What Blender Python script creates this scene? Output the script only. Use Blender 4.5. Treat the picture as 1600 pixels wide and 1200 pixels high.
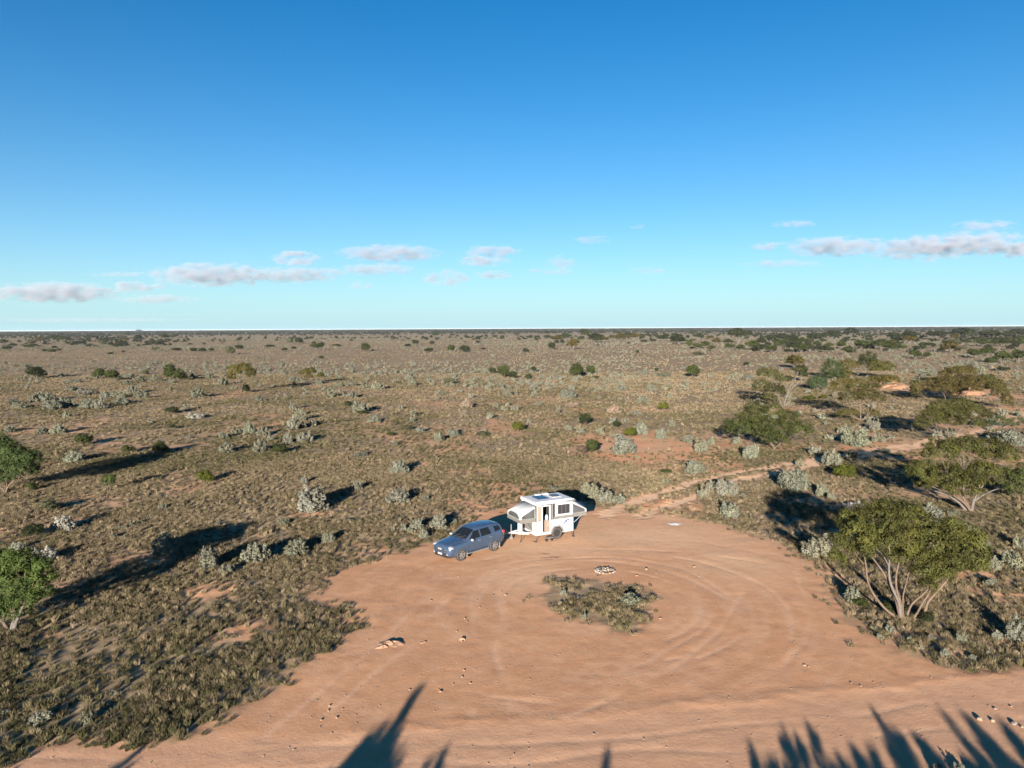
import bpy, bmesh, math, random
import numpy as np
from mathutils import Vector, Matrix

for o in list(bpy.data.objects):
    bpy.data.objects.remove(o)
S = bpy.context.scene
COL = S.collection
R = math.radians
RNG = np.random.default_rng(7)
random.seed(7)

# ------------------------------------------------------------------ camera
CAM_H, PITCH, ROLL, FOC = 14.5, R(4.33), R(0.29), 1148.0      # focal length in pixels of a 1600 px wide frame
cr, sr = math.cos(ROLL), math.sin(ROLL)
c_fwd = Vector((0, math.cos(PITCH), -math.sin(PITCH)))
c_up0 = Vector((0, math.sin(PITCH), math.cos(PITCH)))
c_r0 = Vector((1, 0, 0))
c_up = c_up0 * cr + c_r0 * sr
c_right = c_r0 * cr - c_up0 * sr
cam_d = bpy.data.cameras.new('camera')
cam_d.sensor_fit = 'HORIZONTAL'
cam_d.sensor_width = 36.0
cam_d.lens = 36.0 * FOC / 1600.0
cam_d.clip_start = 0.5
cam_d.clip_end = 150000.0
cam = bpy.data.objects.new('camera', cam_d)
COL.objects.link(cam)
cam.matrix_world = Matrix(((c_right.x, c_up.x, -c_fwd.x, 0), (c_right.y, c_up.y, -c_fwd.y, 0),
                           (c_right.z, c_up.z, -c_fwd.z, CAM_H), (0, 0, 0, 1)))
S.camera = cam

# ------------------------------------------------------------------ sky, sun, exposure
SUN_EL, SUN_AZ = R(11.3), R(191.0)         # azimuth clockwise from +Y
W = bpy.data.worlds.new('World')
S.world = W
W.use_nodes = True
nt = W.node_tree
nt.nodes.clear()
sky = nt.nodes.new('ShaderNodeTexSky')
sky.sky_type = 'NISHITA'
sky.sun_disc = False
sky.sun_elevation = SUN_EL
sky.sun_rotation = SUN_AZ
sky.altitude = 100
sky.air_density = 0.8
sky.dust_density = 0.0
sky.ozone_density = 2.5
bg = nt.nodes.new('ShaderNodeBackground')
bg.inputs['Strength'].default_value = 0.039
wo = nt.nodes.new('ShaderNodeOutputWorld')
tint = nt.nodes.new('ShaderNodeVectorMath')
tint.operation = 'MULTIPLY'
tint.inputs[1].default_value = (0.80, 0.965, 1.05)
hsv = nt.nodes.new('ShaderNodeHueSaturation')
hsv.inputs['Saturation'].default_value = 1.24
nt.links.new(sky.outputs[0], tint.inputs[0])
nt.links.new(tint.outputs[0], hsv.inputs['Color'])
# pale air low over the horizon, the same all the way round
wtc = nt.nodes.new('ShaderNodeTexCoord')
wsep = nt.nodes.new('ShaderNodeSeparateXYZ')
nt.links.new(wtc.outputs['Generated'], wsep.inputs[0])
wm = nt.nodes.new('ShaderNodeMath'); wm.operation = 'MAXIMUM'; wm.inputs[1].default_value = 0.0
nt.links.new(wsep.outputs[2], wm.inputs[0])
we = nt.nodes.new('ShaderNodeMath'); we.operation = 'MULTIPLY'; we.inputs[1].default_value = -9.0
nt.links.new(wm.outputs[0], we.inputs[0])
wx_ = nt.nodes.new('ShaderNodeMath'); wx_.operation = 'EXPONENT'
nt.links.new(we.outputs[0], wx_.inputs[0])
wmix = nt.nodes.new('ShaderNodeMix'); wmix.data_type = 'RGBA'
wmix.inputs[7].default_value = (3.45, 5.25, 5.8, 1)
nt.links.new(wx_.outputs[0], wmix.inputs[0])
nt.links.new(hsv.outputs[0], wmix.inputs[6])
nt.links.new(wmix.outputs[2], bg.inputs[0])
nt.links.new(bg.outputs[0], wo.inputs[0])
sun_d = bpy.data.lights.new('sun', 'SUN')
sun_d.energy = 5.0
sun_d.angle = R(0.53)
sun_d.color = (1.0, 0.90, 0.79)
sun = bpy.data.objects.new('sun', sun_d)
COL.objects.link(sun)
to_sun = Vector((math.sin(SUN_AZ) * math.cos(SUN_EL), math.cos(SUN_AZ) * math.cos(SUN_EL), math.sin(SUN_EL)))
sun.rotation_euler = to_sun.to_track_quat('Z', 'Y').to_euler()
S.view_settings.view_transform = 'Standard'
S.view_settings.look = 'None'
S.view_settings.exposure = 1.97
S.view_settings.gamma = 1.0
S.view_settings.use_curve_mapping = False
S.render.engine = 'CYCLES'
S.cycles.use_denoising = True
S.cycles.max_bounces = 6
S.cycles.diffuse_bounces = 3
S.cycles.transparent_max_bounces = 16
S.cycles.volume_bounces = 4
DEBUG = False
HAZE = 2.8e-5
S.cycles.caustics_reflective = False
S.cycles.caustics_refractive = False

# ------------------------------------------------------------------ helpers
def ray(u, v):
    d = c_fwd + c_right * ((u - 800.0) / FOC) - c_up * ((v - 600.0) / FOC)
    return d
def at(u, v, z=0.0):
    """photo pixel (1600x1200) -> point on the level z"""
    d = ray(u, v)
    k = (z - CAM_H) / d.z
    return Vector((d.x * k, d.y * k, z))
def depth(p):
    return (Vector(p) - Vector((0, 0, CAM_H))).dot(c_fwd)
def to_px(p):
    q = Vector(p) - Vector((0, 0, CAM_H))
    d = q.dot(c_fwd)
    return 800 + FOC * q.dot(c_right) / d, 600 - FOC * q.dot(c_up) / d

def hash2(ix, iy, seed):
    n = (ix.astype(np.int64) * 374761393 + iy.astype(np.int64) * 668265263 + seed * 1442695041) & 0x7fffffff
    n = ((n ^ (n >> 13)) * 1274126177) & 0x7fffffff
    n = n ^ (n >> 16)
    return (n & 0xffff) / 65535.0
def noise(x, y, seed=0):
    ix, iy = np.floor(x), np.floor(y)
    fx, fy = x - ix, y - iy
    fx = fx * fx * (3 - 2 * fx); fy = fy * fy * (3 - 2 * fy)
    a = hash2(ix, iy, seed); b = hash2(ix + 1, iy, seed)
    c = hash2(ix, iy + 1, seed); d = hash2(ix + 1, iy + 1, seed)
    return (a + (b - a) * fx) * (1 - fy) + (c + (d - c) * fx) * fy
def fbm(x, y, seed=0, octv=3):
    s, a, t = 0, 1, 0
    for k in range(octv):
        s = s + a * noise(x * 2 ** k, y * 2 ** k, seed + k); t += a; a *= 0.5
    return s / t
def sstep(a, b, x):
    t = np.clip((x - a) / (b - a), 0, 1)
    return t * t * (3 - 2 * t)
def poly_dist(X, Y, pts, closed=False):
    d = np.full(X.shape, 1e9)
    n = len(pts)
    for i in range(n if closed else n - 1):
        ax, ay = pts[i]; bx, by = pts[(i + 1) % n]
        ex, ey = bx - ax, by - ay
        t = np.clip(((X - ax) * ex + (Y - ay) * ey) / (ex * ex + ey * ey + 1e-9), 0, 1)
        d = np.minimum(d, np.hypot(X - ax - t * ex, Y - ay - t * ey))
    return d
def poly_in(X, Y, pts):
    c = np.zeros(X.shape, bool)
    n = len(pts)
    for i in range(n):
        ax, ay = pts[i]; bx, by = pts[(i + 1) % n]
        if ay == by: continue
        c ^= ((ay > Y) != (by > Y)) & (X < (bx - ax) * (Y - ay) / (by - ay) + ax)
    return c
def sdf(X, Y, pts):
    d = poly_dist(X, Y, pts, True)
    return np.where(poly_in(X, Y, pts), d, -d)
def gpts(L):
    return [(at(u, v).x, at(u, v).y) for u, v in L]

def np_mesh(name, V, F, attrs=None, smooth=False):
    me = bpy.data.meshes.new(name)
    V = np.asarray(V, np.float32); F = np.asarray(F, np.int32)
    k = F.shape[1]
    me.vertices.add(len(V)); me.vertices.foreach_set('co', V.ravel())
    me.loops.add(F.size); me.loops.foreach_set('vertex_index', F.ravel())
    me.polygons.add(len(F)); me.polygons.foreach_set('loop_start', np.arange(0, F.size, k, dtype=np.int32))
    if smooth:
        me.polygons.foreach_set('use_smooth', np.ones(len(F), bool))
    for an, av in (attrs or {}).items():
        a = me.attributes.new(an, 'FLOAT', 'POINT'); a.data.foreach_set('value', np.asarray(av, np.float32))
    me.update(calc_edges=True)
    return me
def link(name, me, mat=None, parent=None, loc=None):
    o = bpy.data.objects.new(name, me)
    COL.objects.link(o)
    if mat is not None and me is not None and not me.materials:
        me.materials.append(mat)
    if parent is not None: o.parent = parent
    if loc is not None: o.location = loc
    return o
def tag(o, label=None, cat=None, group=None, kind=None):
    if label: o['label'] = label
    if cat: o['category'] = cat
    if group: o['group'] = group
    if kind: o['kind'] = kind
    return o
def empty(name, loc=(0, 0, 0), rz=0.0):
    o = bpy.data.objects.new(name, None)
    COL.objects.link(o); o.location = loc; o.rotation_euler = (0, 0, rz)
    o.empty_display_size = 0.2
    return o
def copy_tree(o, parent=None):
    c = o.copy(); COL.objects.link(c); c.parent = parent
    for ch in o.children: copy_tree(ch, c)
    return c

# ------------------------------------------------------------------ materials
def new_mat(name):
    m = bpy.data.materials.new(name); m.use_nodes = True
    m.node_tree.nodes.clear()
    return m, m.node_tree.nodes, m.node_tree.links
def N(nodes, typ, **kw):
    n = nodes.new(typ)
    for k, v in kw.items(): setattr(n, k, v)
    return n
def plain(name, col, rough=0.6, metal=0.0, spec=0.5, vary=0.12, scale=6.0, bump=0.0, coat=0.0):
    """a surface with slight procedural variation in tone and gloss"""
    m, n, l = new_mat(name)
    out = N(n, 'ShaderNodeOutputMaterial'); p = N(n, 'ShaderNodeBsdfPrincipled')
    tc = N(n, 'ShaderNodeTexCoord'); nz = N(n, 'ShaderNodeTexNoise')
    nz.inputs['Scale'].default_value = scale; nz.inputs['Detail'].default_value = 5
    l.new(tc.outputs['Object'], nz.inputs['Vector'])
    mr = N(n, 'ShaderNodeMapRange'); mr.inputs[1].default_value = 0.3; mr.inputs[2].default_value = 0.7
    mr.inputs[3].default_value = 1 - vary; mr.inputs[4].default_value = 1 + vary
    l.new(nz.outputs[0], mr.inputs[0])
    mx = N(n, 'ShaderNodeVectorMath', operation='SCALE'); mx.inputs[0].default_value = col[:3]
    l.new(mr.outputs[0], mx.inputs['Scale']); l.new(mx.outputs[0], p.inputs['Base Color'])
    p.inputs['Roughness'].default_value = rough; p.inputs['Metallic'].default_value = metal
    p.inputs['Specular IOR Level'].default_value = spec
    if coat: p.inputs['Coat Weight'].default_value = coat; p.inputs['Coat Roughness'].default_value = 0.08
    if bump:
        b = N(n, 'ShaderNodeBump'); b.inputs['Strength'].default_value = bump; b.inputs['Distance'].default_value = 0.02
        l.new(nz.outputs[0], b.inputs['Height']); l.new(b.outputs[0], p.inputs['Normal'])
    l.new(p.outputs[0], out.inputs[0])
    return m
def foliage_mat(name, trans=0.25, lo=0.55, hi=1.35, warm=(1.25, 1.0, 0.6), warm_amt=0.5):
    """leaf colour = the object's own colour x per-leaf tone"""
    m, n, l = new_mat(name)
    out = N(n, 'ShaderNodeOutputMaterial')
    oi = N(n, 'ShaderNodeObjectInfo')
    at_ = N(n, 'ShaderNodeAttribute', attribute_name='tone')
    at2 = N(n, 'ShaderNodeAttribute', attribute_name='warm')
    mr = N(n, 'ShaderNodeMapRange'); mr.inputs[3].default_value = lo; mr.inputs[4].default_value = hi
    l.new(at_.outputs['Fac'], mr.inputs[0])
    s1 = N(n, 'ShaderNodeVectorMath', operation='SCALE')
    l.new(oi.outputs['Color'], s1.inputs[0]); l.new(mr.outputs[0], s1.inputs['Scale'])
    s2 = N(n, 'ShaderNodeVectorMath', operation='MULTIPLY'); s2.inputs[1].default_value = warm
    l.new(s1.outputs[0], s2.inputs[0])
    mx = N(n, 'ShaderNodeMix', data_type='RGBA')
    ml = N(n, 'ShaderNodeMath', operation='MULTIPLY'); ml.inputs[1].default_value = warm_amt
    l.new(at2.outputs['Fac'], ml.inputs[0]); l.new(ml.outputs[0], mx.inputs[0])
    l.new(s1.outputs[0], mx.inputs[6]); l.new(s2.outputs[0], mx.inputs[7])
    p = N(n, 'ShaderNodeBsdfPrincipled'); p.inputs['Roughness'].default_value = 0.65
    p.inputs['Specular IOR Level'].default_value = 0.15
    t = N(n, 'ShaderNodeBsdfTranslucent')
    l.new(mx.outputs[2], p.inputs['Base Color']); l.new(mx.outputs[2], t.inputs['Color'])
    ms = N(n, 'ShaderNodeMixShader'); ms.inputs[0].default_value = trans
    l.new(p.outputs[0], ms.inputs[1]); l.new(t.outputs[0], ms.inputs[2]); l.new(ms.outputs[0], out.inputs[0])
    return m
M_LEAF = foliage_mat('leaf', lo=.34, hi=1.22)
M_SILVER = foliage_mat('silver_leaf', trans=0.08, lo=0.6, hi=1.35, warm=(1.12, 1.0, 0.82), warm_amt=0.8)
M_BARK = plain('bark', (0.082, 0.055, 0.036), 0.85, vary=0.3, scale=3, bump=0.4)
M_BARKG = plain('grey_bark', (0.085, 0.074, 0.064), 0.9, vary=0.25, scale=4, bump=0.4)

# ------------------------------------------------------------------ layout traced from the photograph onto the ground
CLEAR = gpts([(60, 1300), (275, 1200), (300, 1150), (370, 1110), (430, 1070), (470, 1042), (520, 1012), (556, 986), (572, 962),
              (555, 948), (505, 946), (488, 935), (497, 915), (530, 895), (580, 876), (640, 857), (690, 842), (740, 812),
              (790, 792), (838, 780), (900, 782), (940, 794), (990, 801), (1060, 806), (1130, 818), (1175, 834), (1232, 852),
              (1262, 872), (1284, 902), (1300, 932), (1308, 960), (1338, 985), (1385, 1006), (1402, 1026), (1480, 1042),
              (1605, 1053), (1900, 1030), (2300, 1010), (2300, 1060), (1700, 1300)])
ROAD = gpts([(-900, 1230), (-300, 1205), (10, 1197), (50, 1172), (110, 1161), (170, 1156), (205, 1166), (300, 1152), (520, 1150),
             (700, 1137), (850, 1126), (1000, 1110), (1150, 1096), (1300, 1079), (1450, 1066), (1600, 1054), (1900, 1033), (2400, 1005)])
ROAD = ROAD + [(ROAD[-1][0] + 60, ROAD[-1][1] + 12), (ROAD[-1][0] + 60, 29), (22, 19.4), (11, 19.0), (0, 18.6), (-14, 17.7), (-68, 12.4)]
ISLAND = gpts([(855, 905), (890, 903), (940, 905), (985, 915), (1010, 922), (1020, 945), (1018, 965), (1000, 985), (955, 990),
               (925, 978), (905, 970), (875, 962), (855, 955), (848, 930)])
TRACK_A = gpts([(945, 806), (985, 786), (1040, 768), (1090, 752), (1150, 739), (1215, 729), (1290, 715), (1370, 703), (1440, 692), (1520, 672), (1600, 646), (1750, 625)])
TRACK_B = gpts([(1000, 806), (1060, 784), (1105, 768), (1160, 750), (1215, 738), (1290, 722), (1370, 710), (1440, 699), (1520, 678), (1600, 652), (1750, 630)])
BARE = [  # (u, v, half width px, half height px, strength): open red soil
    (1010, 700, 130, 32, 1.0), (930, 690, 60, 16, .6), (1100, 720, 70, 20, .9), (1130, 690, 60, 20, .7), (1040, 790, 70, 22, .8),
    (500, 800, 26, 8, .9), (470, 805, 25, 8, .7), (590, 660, 30, 8, .55), (560, 670, 60, 10, .35), (700, 780, 20, 8, .5), (820, 752, 34, 9, .6),
    (300, 760, 80, 14, .75), (220, 745, 90, 16, .5), (120, 790, 90, 20, .7), (60, 820, 80, 22, .6), (150, 870, 90, 20, .55), (30, 1000, 60, 20, .4),
    (120, 910, 60, 18, .4), (330, 925, 55, 14, .8), (390, 985, 40, 22, .8), (330, 1000, 40, 10, .5), (550, 905, 40, 30, .6), (270, 700, 70, 10, .5),
    (180, 700, 60, 8, .45), (370, 615, 40, 7, .7), (505, 602, 12, 4, .9), (350, 675, 40, 6, .5), (700, 680, 40, 8, .5), (640, 690, 40, 10, .4),
    (850, 595, 26, 5, .6), (940, 730, 50, 12, .3), (1400, 606, 60, 14, 1.0), (1520, 614, 60, 12, 1.0), (1390, 705, 70, 18, .9), (1330, 770, 60, 14, .4),
    (1545, 660, 60, 10, .8), (1560, 720, 60, 18, .8), (1520, 900, 50, 20, .7), (1440, 1000, 60, 26, .5), (1560, 930, 60, 18, .7), (1420, 850, 60, 16, .5),
    (1300, 905, 26, 50, .6), (1460, 775, 70, 14, .5), (1590, 640, 40, 8, .9), (1250, 700, 60, 14, .45), (1015, 640, 40, 6, .5), (230, 620, 60, 3, .6), (530, 720, 60, 8, .3)]
BARE = [(at(u, v), hw, hh, s, u, v) for u, v, hw, hh, s in BARE]
def arc(c, rx, ry, a0, a1, n=24, rot=0.0):
    return [(c[0] + rx * math.cos(R(a0 + (a1 - a0) * i / n)), c[1] + ry * math.sin(R(a0 + (a1 - a0) * i / n))) for i in range(n + 1)]
IC = at(935, 942)
RUTS = []
for rx, ry, a0, a1 in ((4.6, 5.0, -60, 210), (6.0, 6.2, -70, 200), (6.5, 7.0, -60, 160), (8.6, 8.4, -30, 130)):
    RUTS.append((arc(IC, rx * 1.13, ry * 1.13, a0, a1), 0.16))
for L in ([(770, 890), (745, 950), (735, 1030), (740, 1120)], [(800, 885), (775, 950), (780, 1020), (800, 1110)], [(690, 905), (640, 960), (560, 1030), (400, 1150)],
          [(720, 905), (675, 965), (600, 1035), (450, 1160)], [(1165, 930), (1130, 985), (1060, 1040), (900, 1120)], [(1120, 935), (1090, 985), (1020, 1035), (860, 1115)],
          [(1240, 880), (1270, 940), (1260, 1010), (1200, 1080)], [(640, 1060), (760, 1090), (900, 1105), (1100, 1088)], [(0, 1192), (300, 1178), (700, 1165), (1100, 1140), (1600, 1090)],
          [(0, 1215), (400, 1200), (800, 1188), (1200, 1165), (1600, 1125)], [(830, 870), (950, 858), (1080, 862), (1200, 880)], [(800, 858), (960, 842), (1090, 846), (1220, 868)]):
    RUTS.append((gpts(L), 0.16))

def masks(X, Y):
    """soil masks on the ground plane: bare soil, graded road, wheel ruts, two-wheel path, green tint"""
    wx = X + (fbm(X * .7, Y * .7, 11) - .5) * 1.5 + (fbm(X * 2.6, Y * 2.6, 15) - .5) * 1.0
    wy = Y + (fbm(X * .7, Y * .7, 21) - .5) * 1.5 + (fbm(X * 2.6, Y * 2.6, 25) - .5) * 1.0
    near = (np.abs(X) < 90) & (Y > -5) & (Y < 85)
    clear = np.full(X.shape, -9.0); road = clear.copy(); isl = clear.copy(); rut = np.zeros(X.shape)
    idx = np.where(near)
    clear[idx] = sdf(wx[idx], wy[idx], CLEAR)
    road[idx] = sdf(X[idx] + (wx[idx] - X[idx]) * .5, Y[idx] + (wy[idx] - Y[idx]) * .5, ROAD)
    isl[idx] = sdf(wx[idx], wy[idx], ISLAND)
    x_, y_ = X[idx], Y[idx]
    rr = np.zeros(x_.shape)
    for k, (L, wd) in enumerate(RUTS):
        d = poly_dist(x_ + (noise(x_ * .25, y_ * .25, 90 + k) - .5) * .7, y_ + (noise(x_ * .25, y_ * .25, 120 + k) - .5) * .7, L)
        rr = np.maximum(rr, np.exp(-(d / wd) ** 2) * sstep(.25, .75, noise(x_ * .35, y_ * .35, 60 + k)))
    rut[idx] = rr
    tr = np.zeros(X.shape); tin = np.full(X.shape, 99.0)
    i2 = np.where((Y > 40) & (Y < 220) & (X > 2) & (X < 160))
    da = poly_dist(wx[i2], wy[i2], TRACK_A); db = poly_dist(wx[i2], wy[i2], TRACK_B)
    tin[i2] = np.minimum(da, db)
    tr = 1 - sstep(.4, .95, tin)
    bare = np.zeros(X.shape)
    for p, hw, hh, s, u, v in BARE:
        dp = depth(p); kx = hw * dp / FOC; ky = abs(at(u, v - hh).y - at(u, v + hh).y) * .5
        q = ((X - p.x) / kx) ** 2 + ((Y - p.y) / ky) ** 2
        j = q < 2.5
        bare[j] = np.maximum(bare[j], s * (1 - sstep(.25, 1.3, q[j] + (fbm(X[j] * .6, Y[j] * .6, 31) - .5) * 1.2)))
    patch = fbm(X * .11 + Y * .02, Y * .085, 41, 4)
    bare = np.maximum(bare, sstep(.60, .74, patch) * .7 * (1 - .8 * sstep(90, 260, Y)))
    inside = np.maximum(sstep(-.9, .9, clear), sstep(-.5, .6, road))
    inside = inside * (1 - sstep(-.2, .5, isl) * .95)
    rad_ = np.hypot(X - IC.x, Y - IC.y); ang_ = np.arctan2(Y - IC.y, X - IC.x)
    streak = noise(rad_ * 3.2, ang_ * 2.2, 401) * .6 + noise(rad_ * 1.3, ang_ * 1.4, 402) * .4
    pale_area = np.zeros(X.shape)  # soft ovals around the trailer where the clearing's soil colour turns paler
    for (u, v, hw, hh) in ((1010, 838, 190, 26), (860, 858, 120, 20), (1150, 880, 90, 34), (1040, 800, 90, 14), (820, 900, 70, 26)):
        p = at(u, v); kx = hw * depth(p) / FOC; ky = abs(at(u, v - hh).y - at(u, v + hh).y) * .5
        pale_area = np.maximum(pale_area, np.exp(-((X - p.x) / kx) ** 2 - ((Y - p.y) / ky) ** 2))
    streak = np.where((Y > 5) & (Y < 85), streak, .5) * (1 - sstep(0, .5, road)) + .5 * sstep(0, .5, road) + (noise(Y * 3.0 - X * .3, X * .15, 403) - .5) * .6 * sstep(0, .5, road)
    green = sstep(.42, .62, fbm(X * .06, Y * .06, 51)) * .6 + sstep(-60, -8, -np.abs(X + 16)) * sstep(45, 22, Y) * .7
    return dict(inside=inside, bare=np.clip(bare, 0, 1), road=sstep(-.3, .6, road), rut=rut * inside, track=tr, streak=streak, pale_area=pale_area, green=np.clip(green, 0, 1),
                s_clear=clear, s_road=road, s_isl=isl, tin=tin)
def ground_z(X, Y, m=None):
    m = m or masks(X, Y)
    fade = 1 / (1 + (np.hypot(X, Y) / 160) ** 2)
    veg = (1 - m['inside']) * (1 - m['track'])
    z = (fbm(X * .35, Y * .35, 71) - .5) * .22 * veg * fade + (fbm(X * 1.3, Y * 1.3, 75) - .5) * .14 * veg * fade
    z = z + (fbm(X * .5, Y * .5, 77) - .5) * .05 * fade * m['inside'] + (fbm(X * 3.0, Y * 3.0, 78, 2) - .5) * .012 * fade * m['inside']
    z = z - m['rut'] * .014 - m['track'] * .05
    e = np.exp(-((m['s_road'] + .1) / .35) ** 2) * .022 * fbm(X * .8, Y * 2, 79) * 1.6 * (X > -6)               # low windrow left by the grader
    return z + e * fade

# ------------------------------------------------------------------ ground
def axis(a, b, step, lo, hi, grow):
    mid = list(np.arange(a, b + 1e-6, step))
    s, x, up = step, b, []
    while x < hi: s *= grow; x += s; up.append(x)
    s, x, dn = step, a, []
    while x > lo: s *= grow; x -= s; dn.append(x)
    return np.array(dn[::-1] + mid + up)
xs = axis(-23, 25, 0.135, -60000, 60000, 1.05)
ys = axis(22, 57, 0.135, -20000, 60000, 1.04)
GX, GY = np.meshgrid(xs, ys)
GM = masks(GX, GY)
GZ = ground_z(GX, GY, GM)
def ground_h(x, y):
    return float(ground_z(np.array([float(x)]), np.array([float(y)]))[0])

def soil_material():
    m, n, l = new_mat('plain_soil')
    out = N(n, 'ShaderNodeOutputMaterial'); p = N(n, 'ShaderNodeBsdfPrincipled')
    p.inputs['Roughness'].default_value = 0.95; p.inputs['Specular IOR Level'].default_value = 0.05
    geo = N(n, 'ShaderNodeNewGeometry')
    def nz(scale, det=6, rough=.6):
        a = N(n, 'ShaderNodeTexNoise'); a.inputs['Scale'].default_value = scale; a.inputs['Detail'].default_value = det
        a.inputs['Roughness'].default_value = rough
        l.new(geo.outputs['Position'], a.inputs['Vector']); return a.outputs[0]
    def rng(src, a, b, c=0., d=1.):
        r_ = N(n, 'ShaderNodeMapRange', interpolation_type='SMOOTHSTEP')
        for i, x in enumerate((a, b, c, d)): r_.inputs[i + 1].default_value = x
        l.new(src, r_.inputs[0]); return r_.outputs[0]
    def mix(f, a, b):
        x = N(n, 'ShaderNodeMix', data_type='RGBA')
        for s_, i in ((f, 0), (a, 6), (b, 7)):
            if isinstance(s_, (tuple, list)): x.inputs[i].default_value = (*s_, 1)
            elif isinstance(s_, float): x.inputs[i].default_value = s_
            else: l.new(s_, x.inputs[i])
        return x.outputs[2]
    def attr(a): return N(n, 'ShaderNodeAttribute', attribute_name=a).outputs['Fac']
    def mth(op, a, b):
        x = N(n, 'ShaderNodeMath', operation=op); x.use_clamp = op != 'MULTIPLY'
        for i, s_ in enumerate((a, b)):
            if isinstance(s_, float): x.inputs[i].default_value = s_
            else: l.new(s_, x.inputs[i])
        return x.outputs[0]
    big, mid, fine, vfine = nz(.13, 5), nz(.9, 6), nz(6., 6, .7), nz(28., 4, .7)
    red = mix(rng(mid, .3, .7), (.43, .205, .10), (.49, .265, .145))
    sand = mix(rng(fine, .3, .7), (.43, .24, .145), (.52, .32, .20))
    bare_c = mix(rng(big, .35, .68), red, sand)
    clear_c = mix(rng(mid, .38, .72), (.43, .228, .125), (.49, .282, .165))
    clear_c = mix(mth('MULTIPLY', rng(big, .42, .7), .5), clear_c, (.425, .22, .115))
    clear_c = mix(mth('MULTIPLY', attr('rut'), .4), clear_c, (.58, .375, .25))
    clear_c = mix(mth('MULTIPLY', attr('road'), .55), clear_c, (.45, .272, .172))
    clear_c = mix(attr('track'), clear_c, (.62, .40, .25))
    clear_c = mix(mth('MULTIPLY', attr('pale_area'), .8), clear_c, (.545, .345, .21))
    clear_c = mix(mth('MULTIPLY', rng(attr('streak'), .5, .85), .35), clear_c, (.50, .305, .19))
    clear_c = mix(mth('MULTIPLY', rng(attr('streak'), .4, .1), .25), clear_c, (.35, .18, .095))
    litter = mix(rng(mid, .3, .7), (.185, .135, .082), (.25, .19, .122))
    litter = mix(mth('MULTIPLY', attr('green'), .35), litter, (.125, .10, .05))
    veg = mix(mth('MULTIPLY', rng(fine, .56, .72), .55), litter, bare_c)
    veg = mix(attr('bare'), veg, bare_c)
    base = mix(mth('MAXIMUM', attr('inside'), attr('track')), veg, clear_c)
    grit = nz(2.3, 8, .75)
    base = mix(mth('MULTIPLY', rng(grit, .52, .68), .42), base, (.31, .175, .10))
    base = mix(mth('MULTIPLY', rng(grit, .46, .32), .25), base, (.52, .33, .21))
    spk = mth('MULTIPLY', rng(vfine, .62, .74), .5)
    base = mix(spk, base, (.30, .20, .14))
    l.new(base, p.inputs['Base Color'])
    b1 = N(n, 'ShaderNodeBump'); b1.inputs['Strength'].default_value = .5; b1.inputs['Distance'].default_value = .032
    l.new(fine, b1.inputs['Height'])
    b2 = N(n, 'ShaderNodeBump'); b2.inputs['Strength'].default_value = .35; b2.inputs['Distance'].default_value = .01
    l.new(vfine, b2.inputs['Height']); l.new(b1.outputs[0], b2.inputs['Normal'])
    l.new(b2.outputs[0], p.inputs['Normal'])
    l.new(p.outputs[0], out.inputs[0])
    return m
M_SOIL = soil_material()
ny, nx = GX.shape
ii = np.arange(ny * nx).reshape(ny, nx)
QF = np.stack([ii[:-1, :-1], ii[:-1, 1:], ii[1:, 1:], ii[1:, :-1]], -1).reshape(-1, 4)
def cellv(a): return (a[:-1, :-1] + a[1:, 1:]).ravel() * .5
k_road = cellv(GM['s_road']) > 0
k_clear = (cellv(GM['s_clear']) > 0) & ~k_road
k_track = (cellv(GM['tin']) < .6) & ~k_road & ~k_clear
k_rest = ~(k_road | k_clear | k_track)
GV = np.stack([GX, GY, GZ], -1).reshape(-1, 3)
for nm, kk, lab, cat in (('ground', k_rest, 'vast flat scrub plain of red soil and dry grass', 'ground'),
                    ('dirt_clearing', k_clear, 'open rounded clearing of packed orange dirt with wheel marks', 'clearing'),
                    ('dirt_road', k_road, 'pale graded dirt road crossing the bottom of the photo', 'road'),
                    ('dirt_track', k_track, 'narrow two-wheel dirt track leaving the clearing to the right', 'track')):
    F = QF[kk]
    used, inv = np.unique(F, return_inverse=True)
    me = np_mesh(nm, GV[used], inv.reshape(-1, 4), {a: GM[a].ravel()[used] for a in ('inside', 'bare', 'road', 'rut', 'track', 'green', 'streak', 'pale_area')}, smooth=True)
    tag(link(nm, me, M_SOIL), lab, cat, kind='structure')

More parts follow.
